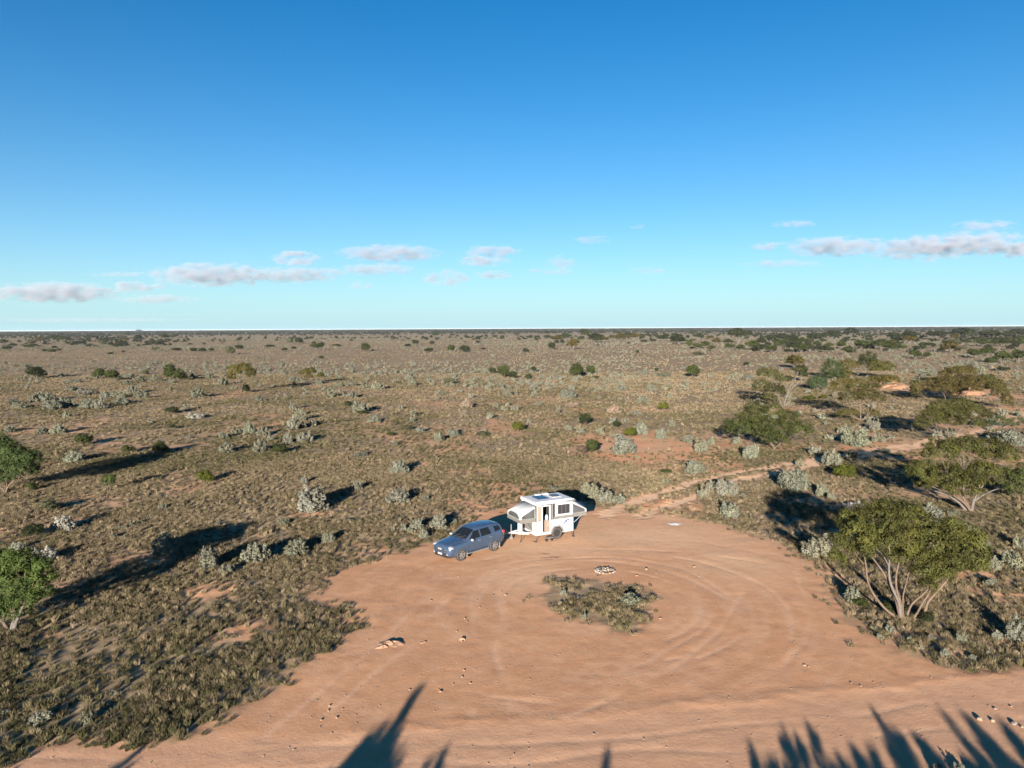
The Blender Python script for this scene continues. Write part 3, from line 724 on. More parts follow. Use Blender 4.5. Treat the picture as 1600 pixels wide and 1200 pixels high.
# ------------------------------------------------------------------ green shrubs traced: (u, foot v, w, h, colour, own label or None)
for a in [(56, 592, 34, 20, 'dark green', 'wide dome of dark green, leftmost shrub in the far row'), (155, 592, 21, 18, 'green', 'left half of a touching pair of round green shrubs'),
          (175, 595, 24, 19, 'green', 'right half of a touching pair of round green shrubs'), (266, 593, 22, 26, 'green', 'taller rear half of a double green shrub, left plain'),
          (280, 595, 26, 19, 'green', 'front half of a double green shrub, left plain'), (384, 614, 16, 14, 'dark green', 'small dark shrub at the foot of the yellow-crowned tree'),
          (269, 647, 24, 12, 'dark green', 'low dark cushion shrub near whitish dead bush, left plain'), (130, 697, 32, 21, 'green', 'bright green round shrub above red soil, far left'),
          (251, 710, 27, 22, 'green', 'round green shrub with a long shadow passing its foot'), (200, 708, 22, 14, 'green', 'low green shrub between two rounder ones on red soil'),
          (270, 671, 12, 8, 'dark green', None), (226, 585, 14, 8, 'grey-green', None), (161, 540, 13, 10, 'grey-green', None), (360, 554, 17, 14, 'grey-green', None), (374, 546, 16, 8, 'dark green', None),
          (303, 550, 13, 7, 'dark green', None), (316, 550, 14, 7, 'dark green', None), (275, 548, 18, 5, 'dark green', None), (122, 539, 26, 5, 'dark green', None), (45, 543, 18, 5, 'dark green', None),
          (70, 550, 10, 5, 'dark green', None), (81, 551, 12, 6, 'dark green', None), (92, 549, 8, 5, 'dark green', None), (20, 541, 14, 5, 'dark green', None), (85, 545, 9, 5, 'dark green', None), (250, 540, 18, 6, 'dark green', None), (330, 549, 10, 6, 'dark green', None),
          (501, 590, 14, 8, 'lime green', 'lime bush beside the small brownish-yellow tree'), (571, 549, 16, 14, 'green', 'tall dense green shrub alone on the far plain, left of centre'),
          (787, 590, 22, 22, 'green', 'uneven green shrub, largest of the group above the trailer'), (802, 592, 16, 12, 'dark green', None), (770, 584, 12, 11, 'dark green', None), (705, 549, 15, 11, 'green', None),
          (726, 549, 20, 10, 'dark green', None), (670, 550, 16, 7, 'dark green', None), (637, 542, 13, 5, 'dark green', None), (665, 531, 8, 5, 'dark green', None), (675, 539, 8, 7, 'dark green', None),
          (453, 538, 11, 12, 'grey-green', None), (467, 537, 15, 11, 'dark green', None), (491, 538, 7, 5, 'dark green', None), (526, 542, 16, 5, 'dark green', None), (421, 543, 17, 5, 'dark green', None), (444, 549, 11, 6, 'dark green', None), (459, 546, 9, 5, 'dark green', None),
          (545, 636, 12, 10, 'dark green', None), (704, 600, 18, 10, 'grey-green', None), (437, 711, 27, 18, 'green', 'dense green ball shrub among silver bushes, left of centre'), (755, 682, 26, 9, 'grey-green', 'low grey-green mound right of two silver bushes'),
          (610, 681, 15, 6, 'green', None), (636, 673, 22, 8, 'grey-green', None), (502, 562, 9, 7, 'green', None), (565, 648, 18, 7, 'green', None),
          (901, 590, 25, 24, 'green', 'tall round green shrub, bigger of a pair beyond the trailer'), (923, 586, 17, 17, 'green', 'smaller shrub of the green pair beyond the trailer'), (931, 592, 10, 6, 'green', None), (1083, 590, 24, 22, 'green', 'lone upright green shrub right of the centre plain'),
          (834, 581, 10, 9, 'dark green', None), (826, 593, 12, 10, 'dark green', None), (1037, 641, 19, 15, 'lime green', 'vivid lime ball alone in dry grass, right of centre'), (914, 665, 23, 20, 'dark green', 'dark green conical shrub behind the trailer'),
          (810, 675, 22, 17, 'lime green', 'yellowish lime ball straight above the trailer roof'), (963, 668, 16, 12, 'dark green', 'dark green ball among three pale bushes'), (985, 684, 24, 17, 'lime green', 'lime and dark shrub tucked behind a large silver bush'),
          (925, 708, 24, 23, 'green', 'upright green shrub leaning on a grey dead one'), (910, 711, 20, 15, 'brownish', 'grey dead half-bush beside an upright green shrub'), (862, 546, 14, 12, 'dark green', None), (996, 553, 6, 7, 'dark green', None), (1026, 580, 8, 6, 'green', None),
          (1166, 571, 10, 6, 'dark green', None), (1091, 555, 20, 5, 'grey-green', None), (1265, 625, 24, 7, 'lime green', 'low lime bush at the foot of the bluish green tree'), (1287, 623, 14, 6, 'lime green', None),
          (1320, 750, 38, 26, 'lime green', 'glowing lime green ball shrub among the tree shadows at right'), (321, 755, 28, 21, 'lime green', 'lime green ball on a streak of red soil, left of centre'), (76, 802, 36, 20, 'grey-green', 'pale green flat-topped shrub on bare soil at far left'),
          (52, 842, 38, 24, 'dark green', 'blackish shrub in deep shade at far left'), (50, 768, 20, 16, 'green', 'shaded green shrub beside the upper left tree'), (1040, 740, 20, 8, 'green', None), (1240, 563, 8, 5, 'lime green', None),
          (1395, 960, 44, 18, 'green', 'low leafy bush at the foot of the big multi-stemmed mallee'), (1345, 950, 30, 16, 'green', 'green bush under the left limbs of the big mallee'), (1448, 975, 26, 20, 'dark green', 'dark green bush right of the big mallee stems')]:
    shrub(*a)
# ------------------------------------------------------------------ farther trees
for a in [(896, 546, 20, 15, 'yellow-green', 'flat yellow-green tree on stilts with a dark shadow, upper centre'), (1060, 538, 28, 14, 'dark green', None), (1076, 547, 12, 14, 'green', None), (1091, 547, 14, 10, 'green', None), (1102, 544, 14, 10, 'green', None),
          (1112, 549, 12, 9, 'green', None), (1120, 538, 14, 9, 'yellow-green', None), (1092, 532, 15, 10, 'dark green', None), (1141, 547, 14, 10, 'green', None), (1157, 548, 14, 9, 'green', None), (1176, 547, 22, 14, 'green', None), (1137, 538, 14, 8, 'dark green', None),
          (1153, 536, 26, 21, 'dark green', 'tall umbrella tree breaking the horizon, left of the two'), (1167, 528, 15, 11, 'dark green', None), (930, 536, 24, 14, 'dark green', None), (883, 533, 16, 12, 'dark green', None), (970, 532, 20, 11, 'yellow-green', None),
          (991, 532, 20, 10, 'yellow-green', None), (915, 529, 14, 14, 'dark green', 'thin tree with bare twigs rising over the horizon, upper centre'), (829, 530, 8, 6, 'dark green', None), (1012, 526, 9, 5, 'dark green', None), (1041, 528, 10, 6, 'dark green', None), (1027, 529, 6, 6, 'dark green', None),
          (1346, 546, 26, 14, 'green', None), (1377, 546, 25, 15, 'green', None), (1325, 555, 22, 12, 'green', None), (1252, 551, 20, 14, 'green', None), (1400, 544, 14, 9, 'green', None), (1410, 548, 14, 9, 'green', None), (1485, 551, 26, 16, 'yellow-green', 'mustard-topped tree among greener ones, upper right'),
          (1430, 561, 20, 13, 'green', None), (1448, 561, 14, 10, 'green', None), (1441, 551, 12, 12, 'dark green', None), (1524, 560, 26, 14, 'green', None), (1543, 556, 22, 12, 'green', None), (1566, 568, 26, 18, 'green', None), (1590, 566, 28, 18, 'green', None),
          (1548, 574, 18, 14, 'green', None), (1564, 581, 12, 8, 'dark green', None), (1574, 580, 10, 6, 'green', None), (1535, 541, 22, 11, 'green', None), (1565, 541, 30, 12, 'green', None), (1593, 543, 20, 11, 'green', None), (1241, 576, 32, 20, 'yellow-green', 'flat olive crown behind the half-bare mallee'),
          (1252, 597, 18, 25, 'dark green', 'small dark crown right behind the half-bare mallee'), (1300, 531, 26, 14, 'dark green', None), (1329, 526, 22, 13, 'dark green', 'tall umbrella tree breaking the horizon, right of the two'), (1275, 535, 25, 13, 'dark green', None), (1237, 540, 28, 15, 'dark green', None),
          (1215, 545, 16, 14, 'green', None), (1250, 540, 22, 12, 'green', None), (1190, 540, 16, 12, 'dark green', None), (1205, 535, 18, 10, 'dark green', None), (1265, 550, 14, 12, 'dark green', None), (1315, 545, 14, 12, 'green', None), (1295, 545, 14, 9, 'green', None),
          (1420, 530, 30, 12, 'dark green', None), (1465, 530, 34, 12, 'dark green', None), (1395, 530, 24, 10, 'dark green', None), (1505, 528, 36, 14, 'dark green', None), (1550, 530, 40, 13, 'dark green', None), (1590, 528, 30, 13, 'dark green', None), (1525, 536, 20, 9, 'dark green', None), (1480, 540, 16, 8, 'green', None)]:
    small_tree(*a)
# ------------------------------------------------------------------ grey saltbushes traced: (u, foot v, w, h)
WHITE = (.20, .195, .18)
PINK = (.185, .145, .11)
SHD = (.17, .175, .15)
for a in [(22, 632, 22, 10), (31, 638, 24, 10), (54, 628, 20, 15), (70, 627, 30, 15), (82, 640, 34, 16), (105, 636, 24, 15), (138, 618, 30, 13), (139, 638, 26, 16), (157, 639, 20, 20), (164, 623, 20, 12), (185, 622, 26, 13), (193, 631, 26, 10), (207, 615, 22, 14), (221, 623, 22, 13),
          (308, 622, 25, 18), (348, 602, 18, 14), (118, 598, 22, 7), (218, 597, 22, 10), (244, 596, 22, 8), (200, 590, 16, 7), (327, 591, 16, 8), (104, 653, 14, 10), (15, 676, 20, 12), (66, 679, 24, 12), (91, 678, 24, 17), (349, 685, 16, 11), (369, 678, 20, 12), (390, 678, 22, 19), (112, 611, 20, 8), (200, 600, 16, 6),
          (517, 621, 21, 17), (551, 622, 19, 11), (457, 640, 13, 14), (458, 672, 22, 22), (470, 658, 20, 17), (564, 645, 27, 18), (585, 661, 22, 13), (645, 651, 12, 11), (644, 660, 10, 10), (657, 676, 16, 11), (686, 690, 17, 16), (705, 681, 18, 14), (616, 698, 12, 11), (643, 603, 16, 10), (569, 608, 20, 9), (591, 609, 24, 13), (530, 604, 18, 8), (547, 604, 18, 9),
          (792, 618, 16, 12), (742, 605, 12, 8), (752, 603, 8, 8), (764, 605, 12, 6), (782, 606, 12, 7), (694, 616, 14, 6), (411, 681, 24, 16), (449, 693, 17, 18), (476, 691, 29, 18), (407, 707, 28, 20), (500, 600, 14, 7), (408, 627, 18, 6), (460, 596, 20, 9),
          (887, 623, 28, 16), (841, 634, 17, 8), (872, 646, 8, 11), (1018, 612, 20, 11), (971, 611, 20, 10), (1005, 630, 22, 12), (944, 600, 7, 7), (955, 590, 10, 8), (965, 590, 10, 8), (1005, 586, 20, 9), (1034, 589, 26, 8), (995, 649, 22, 8), (1001, 679, 23, 20), (938, 679, 15, 13), (1050, 667, 12, 13), (1033, 686, 19, 18), (1043, 677, 11, 6),
          (973, 710, 38, 33), (1075, 692, 20, 14), (1096, 708, 28, 24), (1111, 696, 14, 14), (960, 659, 12, 7), (974, 661, 12, 8), (1152, 694, 14, 13), (1174, 718, 28, 25), (1005, 686, 8, 6), (845, 592, 12, 7), (866, 593, 14, 9), (806, 615, 10, 7), (1170, 593, 20, 9), (1063, 612, 9, 6), (1105, 611, 9, 6), (1109, 624, 6, 6),
          (1339, 698, 43, 32), (1366, 673, 16, 17), (1373, 691, 20, 15), (1577, 696, 42, 25), (1525, 691, 22, 8), (1414, 582, 10, 7), (1437, 584, 18, 9), (1450, 588, 24, 9), (1533, 581, 12, 10), (1238, 768, 52, 36), (1249, 728, 14, 12), (1300, 728, 36, 26), (1272, 713, 20, 17), (1330, 719, 24, 18), (1284, 776, 20, 22), (1298, 782, 14, 12),
          (1382, 708, 22, 9), (1452, 817, 44, 32), (1490, 806, 20, 10), (1274, 874, 46, 36), (1500, 827, 28, 12), (1517, 842, 22, 18), (1540, 862, 20, 22), (1553, 894, 24, 24), (1580, 890, 34, 31), (1597, 860, 24, 24), (1332, 944, 30, 30), (1547, 916, 24, 14), (1586, 1004, 35, 38), (1557, 1002, 20, 16), (1503, 1004, 16, 16), (1475, 1028, 18, 16),
          (1085, 741, 34, 24), (1135, 775, 34, 26), (1099, 778, 24, 20), (1113, 765, 24, 15), (1139, 809, 34, 24), (1125, 783, 10, 7), (1161, 777, 10, 7), (922, 780, 32, 26), (943, 787, 30, 24), (966, 786, 28, 14), (869, 768, 26, 8), (1037, 757, 7, 8), (1043, 756, 7, 9), (996, 716, 8, 7), (990, 775, 10, 6),
          (487, 802, 55, 42), (559, 767, 17, 17), (620, 788, 36, 25), (625, 741, 32, 23), (564, 715, 28, 9), (443, 821, 22, 13), (476, 756, 14, 12), (665, 783, 16, 11), (684, 829, 28, 26), (652, 829, 22, 19), (663, 841, 20, 15), (630, 830, 12, 12), (615, 830, 10, 9), (710, 818, 8, 11), (643, 833, 14, 9), (465, 868, 38, 29), (513, 849, 22, 18), (543, 817, 18, 8),
          (260, 870, 50, 38), (327, 890, 38, 34), (355, 899, 24, 18), (400, 882, 46, 36), (118, 723, 36, 19), (353, 708, 28, 17), (254, 797, 14, 11), (261, 800, 8, 6), (178, 842, 14, 11), (195, 844, 10, 9), (190, 829, 18, 8), (206, 824, 12, 11), (218, 820, 12, 9), (151, 842, 9, 7), (234, 812, 7, 7), (340, 823, 14, 9),
          (66, 1133, 34, 20), (138, 1133, 28, 20), (179, 1087, 12, 9), (168, 1108, 14, 7), (9, 1119, 14, 10), (68, 1149, 20, 9), (986, 947, 38, 18), (880, 932, 13, 11), (913, 968, 10, 11), (928, 952, 6, 5), (920, 927, 6, 6), (916, 942, 7, 5), (1466, 1212, 22, 16), (1498, 1211, 24, 16), (1522, 1214, 18, 13),
          (1375, 1000, 12, 11), (1392, 990, 16, 13), (1420, 1005, 12, 10), (1440, 1015, 12, 10), (1455, 1000, 14, 10), (1365, 985, 12, 10), (1488, 1034, 12, 8), (1520, 1030, 14, 9), (1545, 1022, 12, 9), (1410, 987, 12, 9)]:
    saltbush(*a)
saltbush(304, 655, 30, 11, WHITE, 'whitish', 'whitish dead bush lying low in dry grass, left plain')
saltbush(75, 879, 35, 23, WHITE, 'whitish', 'whitish-grey twiggy bush behind the lowest left tree')
saltbush(54, 869, 18, 13, WHITE, 'whitish', 'small whitish bush above the lowest left tree')
saltbush(1332, 797, 30, 13, WHITE, 'whitish', 'whitish flat cushion bush at the edge of the big tree shadow')
saltbush(100, 830, 38, 25, SHD, 'shaded blue-grey', 'blue-grey bush in deep shade, far left')
saltbush(27, 862, 20, 15, SHD, 'shaded blue-grey', 'little blue-grey bush in shade beside the blackish shrub')
saltbush(958, 646, 24, 14, PINK, 'pinkish brown', 'pinkish brown dead bush right of centre')
saltbush(729, 638, 20, 15, PINK, 'pinkish brown', 'sparse pinkish bush in the middle of the plain')
saltbush(894, 637, 28, 9, PINK, 'pinkish brown', 'low brown dead bush below a large silver one')

# ------------------------------------------------------------------ the rest of the plain
def in_view(x, y, z=0):
    u, v = to_px((x, y, z)); return u, v
TAKEN = [(it[3], it[4]) for it in ITEMS]
def free(u, v, du, dv):
    return all(abs(u - a) > du or abs(v - b) > dv for a, b in TAKEN)
# individual bushes of the middle distance
cnt = 0; tries = 0
while cnt < 36 and tries < 5000:
    tries += 1
    u = random.uniform(5, 1595); v = random.choice((random.uniform(556, 600), random.uniform(570, 690)))
    p = at(u, v)
    dens = noise(np.array([u / 90.]), np.array([v / 16.]), 301)[0]
    if v > 600 and (random.random() > .25 or 840 < u < 1140 and v > 640): continue
    if dens < .4 or not free(u, v, 14, 5): continue
    w = (5 + 22 * (v - 515) / 185.) * random.uniform(.5, .95)
    saltbush(u, v, w, w * random.uniform(.45, .75)); TAKEN.append((u, v)); cnt += 1
cnt = 0; tries = 0
while cnt < 120 and tries < 6000:
    tries += 1
    u = random.uniform(0, 1600); v = 519 + 33 * random.random() ** 1.3
    dens = noise(np.array([u / 130.]), np.array([v / 7.]), 311)[0] * .7 + (.35 if u < 300 and 520 < v < 536 else 0) + (.32 if u > 1180 and v < 560 else 0) + (.1 if u > 850 else 0)
    if dens < .48 or not free(u, v, 9, 2.5): continue
    w = (7 + 14 * (v - 515) / 40.) * random.uniform(.7, 1.3)
    if random.random() < .55 or v < 525: shrub(u, v, w, w * random.uniform(.35, .55), random.choice(('dark green', 'green', 'grey-green', 'dark green')))
    else: small_tree(u, v, w * 1.1, w * random.uniform(.5, .65), 'dark green' if v < 527 else random.choice(('dark green', 'green', 'yellow-green', 'dark green')))
    TAKEN.append((u, v)); cnt += 1

# trees and bushes standing outside the picture on the near verge: their shadows reach into it
VERGE = []
ONES = 'first second third fourth fifth sixth seventh eighth ninth'.split()
ORD = ONES + 'tenth eleventh twelfth thirteenth fourteenth fifteenth sixteenth seventeenth eighteenth nineteenth twentieth'.split() + ['twenty-' + q for q in ONES] + ['thirtieth'] + ['thirty-' + q for q in ONES] + ['fortieth'] + ['forty-' + q for q in ONES]
def verge(tip_u, tip_v, H, w, lobes, col, seed, label):
    t = at(tip_u, tip_v)
    L = H / math.tan(SUN_EL)
    b = (t.x + to_sun.x / math.cos(SUN_EL) * L, t.y + to_sun.y / math.cos(SUN_EL) * L)
    o = empty('mallee_tree', (b[0], b[1], 0))
    f = link('crown', crown_mesh('crown', lobes, seed, .15, 30, (.2, .04), .7, under=-.8, up=2.5), M_LEAF, o); f.color = (*col, 1)
    rng = random.Random(seed); st = []
    for (x, y, z, rx, ry, rz) in lobes:
        st.append([(x * .15, y * .15, -.1, .09), (x * .5, y * .5, z * .5, .06), (x, y, z, .03), (x, y, z + rz * 1.02, .008)])
    link('trunk', tube_mesh('trunk', st, 6), M_BARK, o)
    tag(o, None, 'tree'); VERGE.append((tip_u, o))
def spikes(H, w, n, seed, low=.35):
    rng = random.Random(seed); L = []
    for k in range(int(n * 2.2)):
        x = rng.uniform(-w, w); q = 1 - abs(x) / w
        top = H * (1 - rng.uniform(0, .10) - .28 * (1 - q) ** 1.2)
        if k == 0: x, top = 0, H
        rz = H * rng.uniform(.10, .17)
        L.append((x, rng.uniform(-.8, .8), top - rz, rng.uniform(.13, .24), rng.uniform(.14, .26), rz))
    for k in range(max(3, n // 2)):
        L.append((rng.uniform(-.6, .6) * w, rng.uniform(-.5, .5), H * rng.uniform(.5, .76), w * .46, w * .46, H * .15))
    return L
G1 = (.08, .10, .03)
for k, (u, v, H, w, n) in enumerate([(664, 1070, 5.2, 1.0, 5), (610, 1120, 4.9, 1.3, 8), (585, 1150, 4.7, 1.2, 7), (706, 1148, 4.4, .7, 4), (640, 1158, 4.4, .8, 5), (1222, 1138, 4.2, .45, 3), (1247, 1150, 4.0, .3, 2), (1372, 1116, 4.6, .55, 4), (1390, 1124, 4.6, .55, 4), (1421, 1134, 4.3, .5, 3), (1466, 1103, 4.8, .5, 3), (1499, 1108, 4.9, .9, 6), (1530, 1140, 4.6, 1.1, 7),
                                     (1350, 1154, 4.2, .4, 3), (1305, 1170, 3.6, 1.0, 8), (1200, 1160, 4.0, .3, 2), (1278, 1158, 4.0, .25, 2), (944, 1162, 4.2, .35, 3), (1575, 1150, 4.4, .9, 6), (1140, 1188, 4.0, .4, 3), (232, 1166, 4.2, .5, 4), (200, 1180, 4.2, .4, 3), (1440, 1150, 4.3, .9, 7), (1330, 1160, 4.2, .6, 5), (1290, 1176, 4.0, .8, 6), (1180, 1172, 4.1, .35, 3), (1545, 1112, 4.7, .6, 5), (1590, 1160, 4.4, .8, 6), (1395, 1165, 4.2, .7, 5)]):
    verge(u, v, H, w, spikes(H, w, n, 700 + k), G1, 700 + k, None)

for k, (u_, o) in enumerate(sorted(VERGE, key=lambda q: q[0])):
    o['label'] = 'mallee below the frame, its pointed shadow %s from the left along the bottom' % ORD[k]
# ------------------------------------------------------------------ vehicles
def bm_obj(name, bm, mat, parent=None, smooth=False, bevel=0.0):
    if bevel:
        bmesh.ops.bevel(bm, geom=[e for e in bm.edges if e.calc_face_angle(0) > .6], offset=bevel, segments=2, affect='EDGES', clamp_overlap=True)
    bmesh.ops.recalc_face_normals(bm, faces=bm.faces)
    me = bpy.data.meshes.new(name); bm.to_mesh(me); bm.free()
    if smooth:
        for p in me.polygons: p.use_smooth = True
    return link(name, me, mat, parent)
def box(bm, x0, x1, y0, y1, z0, z1, m=None):
    v = [bm.verts.new(p) for p in ((x0, y0, z0), (x1, y0, z0), (x1, y1, z0), (x0, y1, z0), (x0, y0, z1), (x1, y0, z1), (x1, y1, z1), (x0, y1, z1))]
    if m is not None:
        for q in v: q.co = m @ q.co
    for f in ((0, 3, 2, 1), (4, 5, 6, 7), (0, 1, 5, 4), (1, 2, 6, 5), (2, 3, 7, 6), (3, 0, 4, 7)):
        bm.faces.new([v[i] for i in f])
    return v
def cyl(bm, a, b, r, n=12, r2=None):
    a, b = Vector(a), Vector(b); d = (b - a)
    M = Matrix.Translation((a + b) / 2) @ d.to_track_quat('Z', 'Y').to_matrix().to_4x4()
    bmesh.ops.create_cone(bm, cap_ends=True, segments=n, radius1=r, radius2=r if r2 is None else r2, depth=d.length, matrix=M)
def poly_plate(bm, pts, n, t):
    """a flat polygon with thickness t along n"""
    n = Vector(n); a = [bm.verts.new(Vector(p)) for p in pts]; b = [bm.verts.new(Vector(p) + n * t) for p in pts]
    bm.faces.new(a[::-1]); bm.faces.new(b)
    k = len(pts)
    for i in range(k): bm.faces.new((a[i], a[(i + 1) % k], b[(i + 1) % k], b[i]))
def lathe(bm, prof, c, n=32):
    """profile [(y offset, radius)] spun about the y axis through c"""
    rings = []
    for (y, r) in prof:
        rings.append([bm.verts.new((c[0] + r * math.cos(2 * math.pi * k / n), c[1] + y, c[2] + r * math.sin(2 * math.pi * k / n))) for k in range(n)])
    for i in range(len(prof) - 1):
        for k in range(n):
            bm.faces.new((rings[i][k], rings[i][(k + 1) % n], rings[i + 1][(k + 1) % n], rings[i + 1][k]))
    bm.faces.new(rings[0]); bm.faces.new(rings[-1][::-1])

M_PAINT = plain('blue_paint', (.055, .09, .15), .24, .5, .5, .05, 3, coat=.5)
M_GLASS = plain('dark_glass', (.008, .009, .010), .05, 0, .45, .05)
M_RUBBER = plain('tyre_rubber', (.035, .03, .027), .85, vary=.3)
M_DUST = plain('dusty_rubber', (.17, .12, .085), .95, vary=.2)
M_ALLOY = plain('alloy', (.3, .3, .31), .35, .7, vary=.1)
M_BLACK = plain('black_plastic', (.018, .018, .02), .5)
M_DARK = plain('dark_cavity', (.012, .011, .010), .9)
M_LAMP = plain('headlight_glass', (.26, .27, .3), .12, .2, .8, .1)
M_RED = plain('red_lens', (.28, .012, .015), .15, 0, .8)
M_WHITE = plain('white_panel', (.34, .345, .35), .35, 0, .5, .03)
M_ROOF = plain('white_roof', (.46, .47, .485), .45, 0, .4, .05)
M_CANVAS = plain('cream_canvas', (.30, .31, .31), .9, 0, .1, .06, 2.5, bump=.15)
M_GREYC = plain('grey_canvas', (.115, .11, .10), .9, 0, .1, .08, 3, bump=.1)
M_MESHW = plain('insect_mesh', (.048, .05, .05), .6, 0, .3, .25, 2)
M_BEIGE = plain('beige_panel', (.19, .145, .115), .8, vary=.05)
M_STEEL = plain('galvanised_steel', (.2, .2, .2), .45, .4, vary=.12)
M_SOLAR = plain('solar_cell', (.008, .018, .05), .2, 0, .5, .15, 20)
M_TINT = plain('tinted_dome', (.05, .055, .06), .1, 0, .8)
M_BLUE = plain('blue_decal', (.022, .03, .11), .4, vary=.05)
M_GREYD = plain('grey_decal', (.17, .17, .19), .4, vary=.05)
M_REDP = plain('red_print', (.25, .02, .02), .6)
M_SKIN = plain('cushion_blue', (.25, .32, .45), .9)

# ---- blue wagon
cf = Vector((math.cos(R(225)), math.sin(R(225)), 0))
ccen = Vector((-2.85, 46.65, 0))
ccen.z = ground_h(ccen.x, ccen.y) + .0
car = empty('parked_car', ccen, math.atan2(cf.y, cf.x))
tag(car, 'dusty steel-blue wagon parked on the dirt in front of the camper trailer', 'car')
ST = np.array([  # x, zbot, wbot, zmid, wmid, zsh, wsh, ztop, wtop
    (2.37, .46, .50, .62, .60, .84, .58, .90, .36), (2.32, .40, .66, .62, .76, .92, .72, .98, .50), (2.22, .36, .76, .63, .86, .98, .80, 1.05, .58), (2.02, .34, .83, .66, .905, 1.03, .855, 1.10, .62),
    (1.42, .33, .86, .70, .93, 1.09, .885, 1.17, .68), (1.0, .32, .86, .70, .93, 1.12, .90, 1.215, .74), (.92, .32, .86, .70, .93, 1.125, .90, 1.25, .74), (.10, .32, .86, .70, .93, 1.15, .905, 1.70, .655),
    (-.1, .32, .86, .70, .93, 1.16, .905, 1.765, .655), (-.5, .32, .86, .70, .93, 1.17, .905, 1.80, .655), (-1.2, .33, .86, .70, .935, 1.19, .905, 1.80, .65), (-1.8, .34, .86, .72, .93, 1.20, .895, 1.77, .63),
    (-2.1, .38, .83, .74, .91, 1.20, .87, 1.71, .60), (-2.26, .42, .80, .74, .88, 1.18, .85, 1.60, .59), (-2.38, .46, .76, .74, .84, 1.10, .82, 1.32, .62), (-2.46, .52, .66, .74, .78, 1.0, .76, 1.10, .60)])
CX = np.linspace(2.37, -2.46, 140)
_s = np.argsort(ST[:, 0])
CS = np.stack([np.interp(CX, ST[_s, 0], ST[_s, k]) for k in range(1, 9)], 1)
for _ in range(3): CS[1:-1] = CS[1:-1] * .5 + (CS[:-2] + CS[2:]) * .25
def car_sec(c, n=44):
    zb, wb, zm, wm, zs, ws, zt, wt = c
    P = np.array([(0, zb), (wb - .08, zb), (wb, zb + .06), (wm, zm), (wm - .005, zm + (zs - zm) * .55), (ws, zs), (wt + .01, zt - .06), (wt - .10, zt), (0, zt + .025)])
    s = np.concatenate([[0], np.cumsum(np.hypot(*np.diff(P, axis=0).T))])
    t = np.linspace(0, s[-1], n)
    q = np.stack([np.interp(t, s, P[:, 0]), np.interp(t, s, P[:, 1])], 1)
    for _ in range(2): q[1:-1] = q[1:-1] * .5 + (q[:-2] + q[2:]) * .25
    return q
SEC = np.stack([car_sec(c) for c in CS])             # 140 x 44 x (y, z)
def side_y(x, z):
    i = np.clip(np.interp(-x, -CX, np.arange(len(CX))), 0, len(CX) - 1); q = SEC[int(round(i))]
    k = int(np.argmax(q[:, 0])); 
    lo = q[:k + 1]; hi = q[k:]
    return float(np.interp(z, hi[:, 1], hi[:, 0])) if z > q[k, 1] else float(np.interp(z, lo[:, 1], lo[:, 0]))
def top_z(x, y):
    i = np.clip(np.interp(-x, -CX, np.arange(len(CX))), 0, len(CX) - 1)
    def f(j):
        q = SEC[j]; k = int(np.argmax(q[:, 0])); hi = q[k:][::-1]
        return float(np.interp(abs(y), hi[:, 0], hi[:, 1]))
    a = int(i); b = min(a + 1, len(CX) - 1)
    return f(a) * (1 - (i - a)) + f(b) * (i - a)
n2 = SEC.shape[1]
V = []
for i, x in enumerate(CX):
    for k in range(n2): V.append((x, SEC[i, k, 0], SEC[i, k, 1]))
    for k in range(n2 - 2, 0, -1): V.append((x, -SEC[i, k, 0], SEC[i, k, 1]))
rl = 2 * n2 - 2
bm = bmesh.new(); bv = [bm.verts.new(p) for p in V]
for i in range(len(CX) - 1):
    for k in range(rl): bm.faces.new((bv[i * rl + k], bv[i * rl + (k + 1) % rl], bv[(i + 1) * rl + (k + 1) % rl], bv[(i + 1) * rl + k]))
bm.faces.new([bv[k] for k in range(rl)]); bm.faces.new([bv[(len(CX) - 1) * rl + k] for k in range(rl)][::-1])
body = bm_obj('body', bm, M_PAINT, car, smooth=True)
bm = bmesh.new()
for ax in (1.425, -1.42):
    for s in (1, -1): cyl(bm, (ax, s * .58, .40), (ax, s * 1.3, .40), .43, 36)
cut = bm_obj('cutter', bm, M_DARK)
md = body.modifiers.new('arches', 'BOOLEAN'); md.object = cut; md.operation = 'DIFFERENCE'; md.solver = 'EXACT'
bpy.context.view_layer.update()
me2 = bpy.data.meshes.new_from_object(body.evaluated_get(bpy.context.evaluated_depsgraph_get()))
body.modifiers.clear(); old = body.data; body.data = me2; bpy.data.meshes.remove(old)
bpy.data.objects.remove(cut)
if M_DARK.name not in [m.name for m in me2.materials]: me2.materials.append(M_DARK)
kd = [m.name for m in me2.materials].index(M_DARK.name)
for p in me2.polygons:
    c = p.center; p.use_smooth = True
    for ax in (1.425, -1.42):
        if math.hypot(c.x - ax, c.z - .40) < .432 and abs(c.y) < .915 and abs(c.y) > .5 and c.z > .35 and abs(p.normal.z) + abs(p.normal.x) > .2 or (math.hypot(c.x - ax, c.z - .40) < .42 and abs(abs(c.y) - .58) < .01):
            p.material_index = kd; p.use_smooth = False
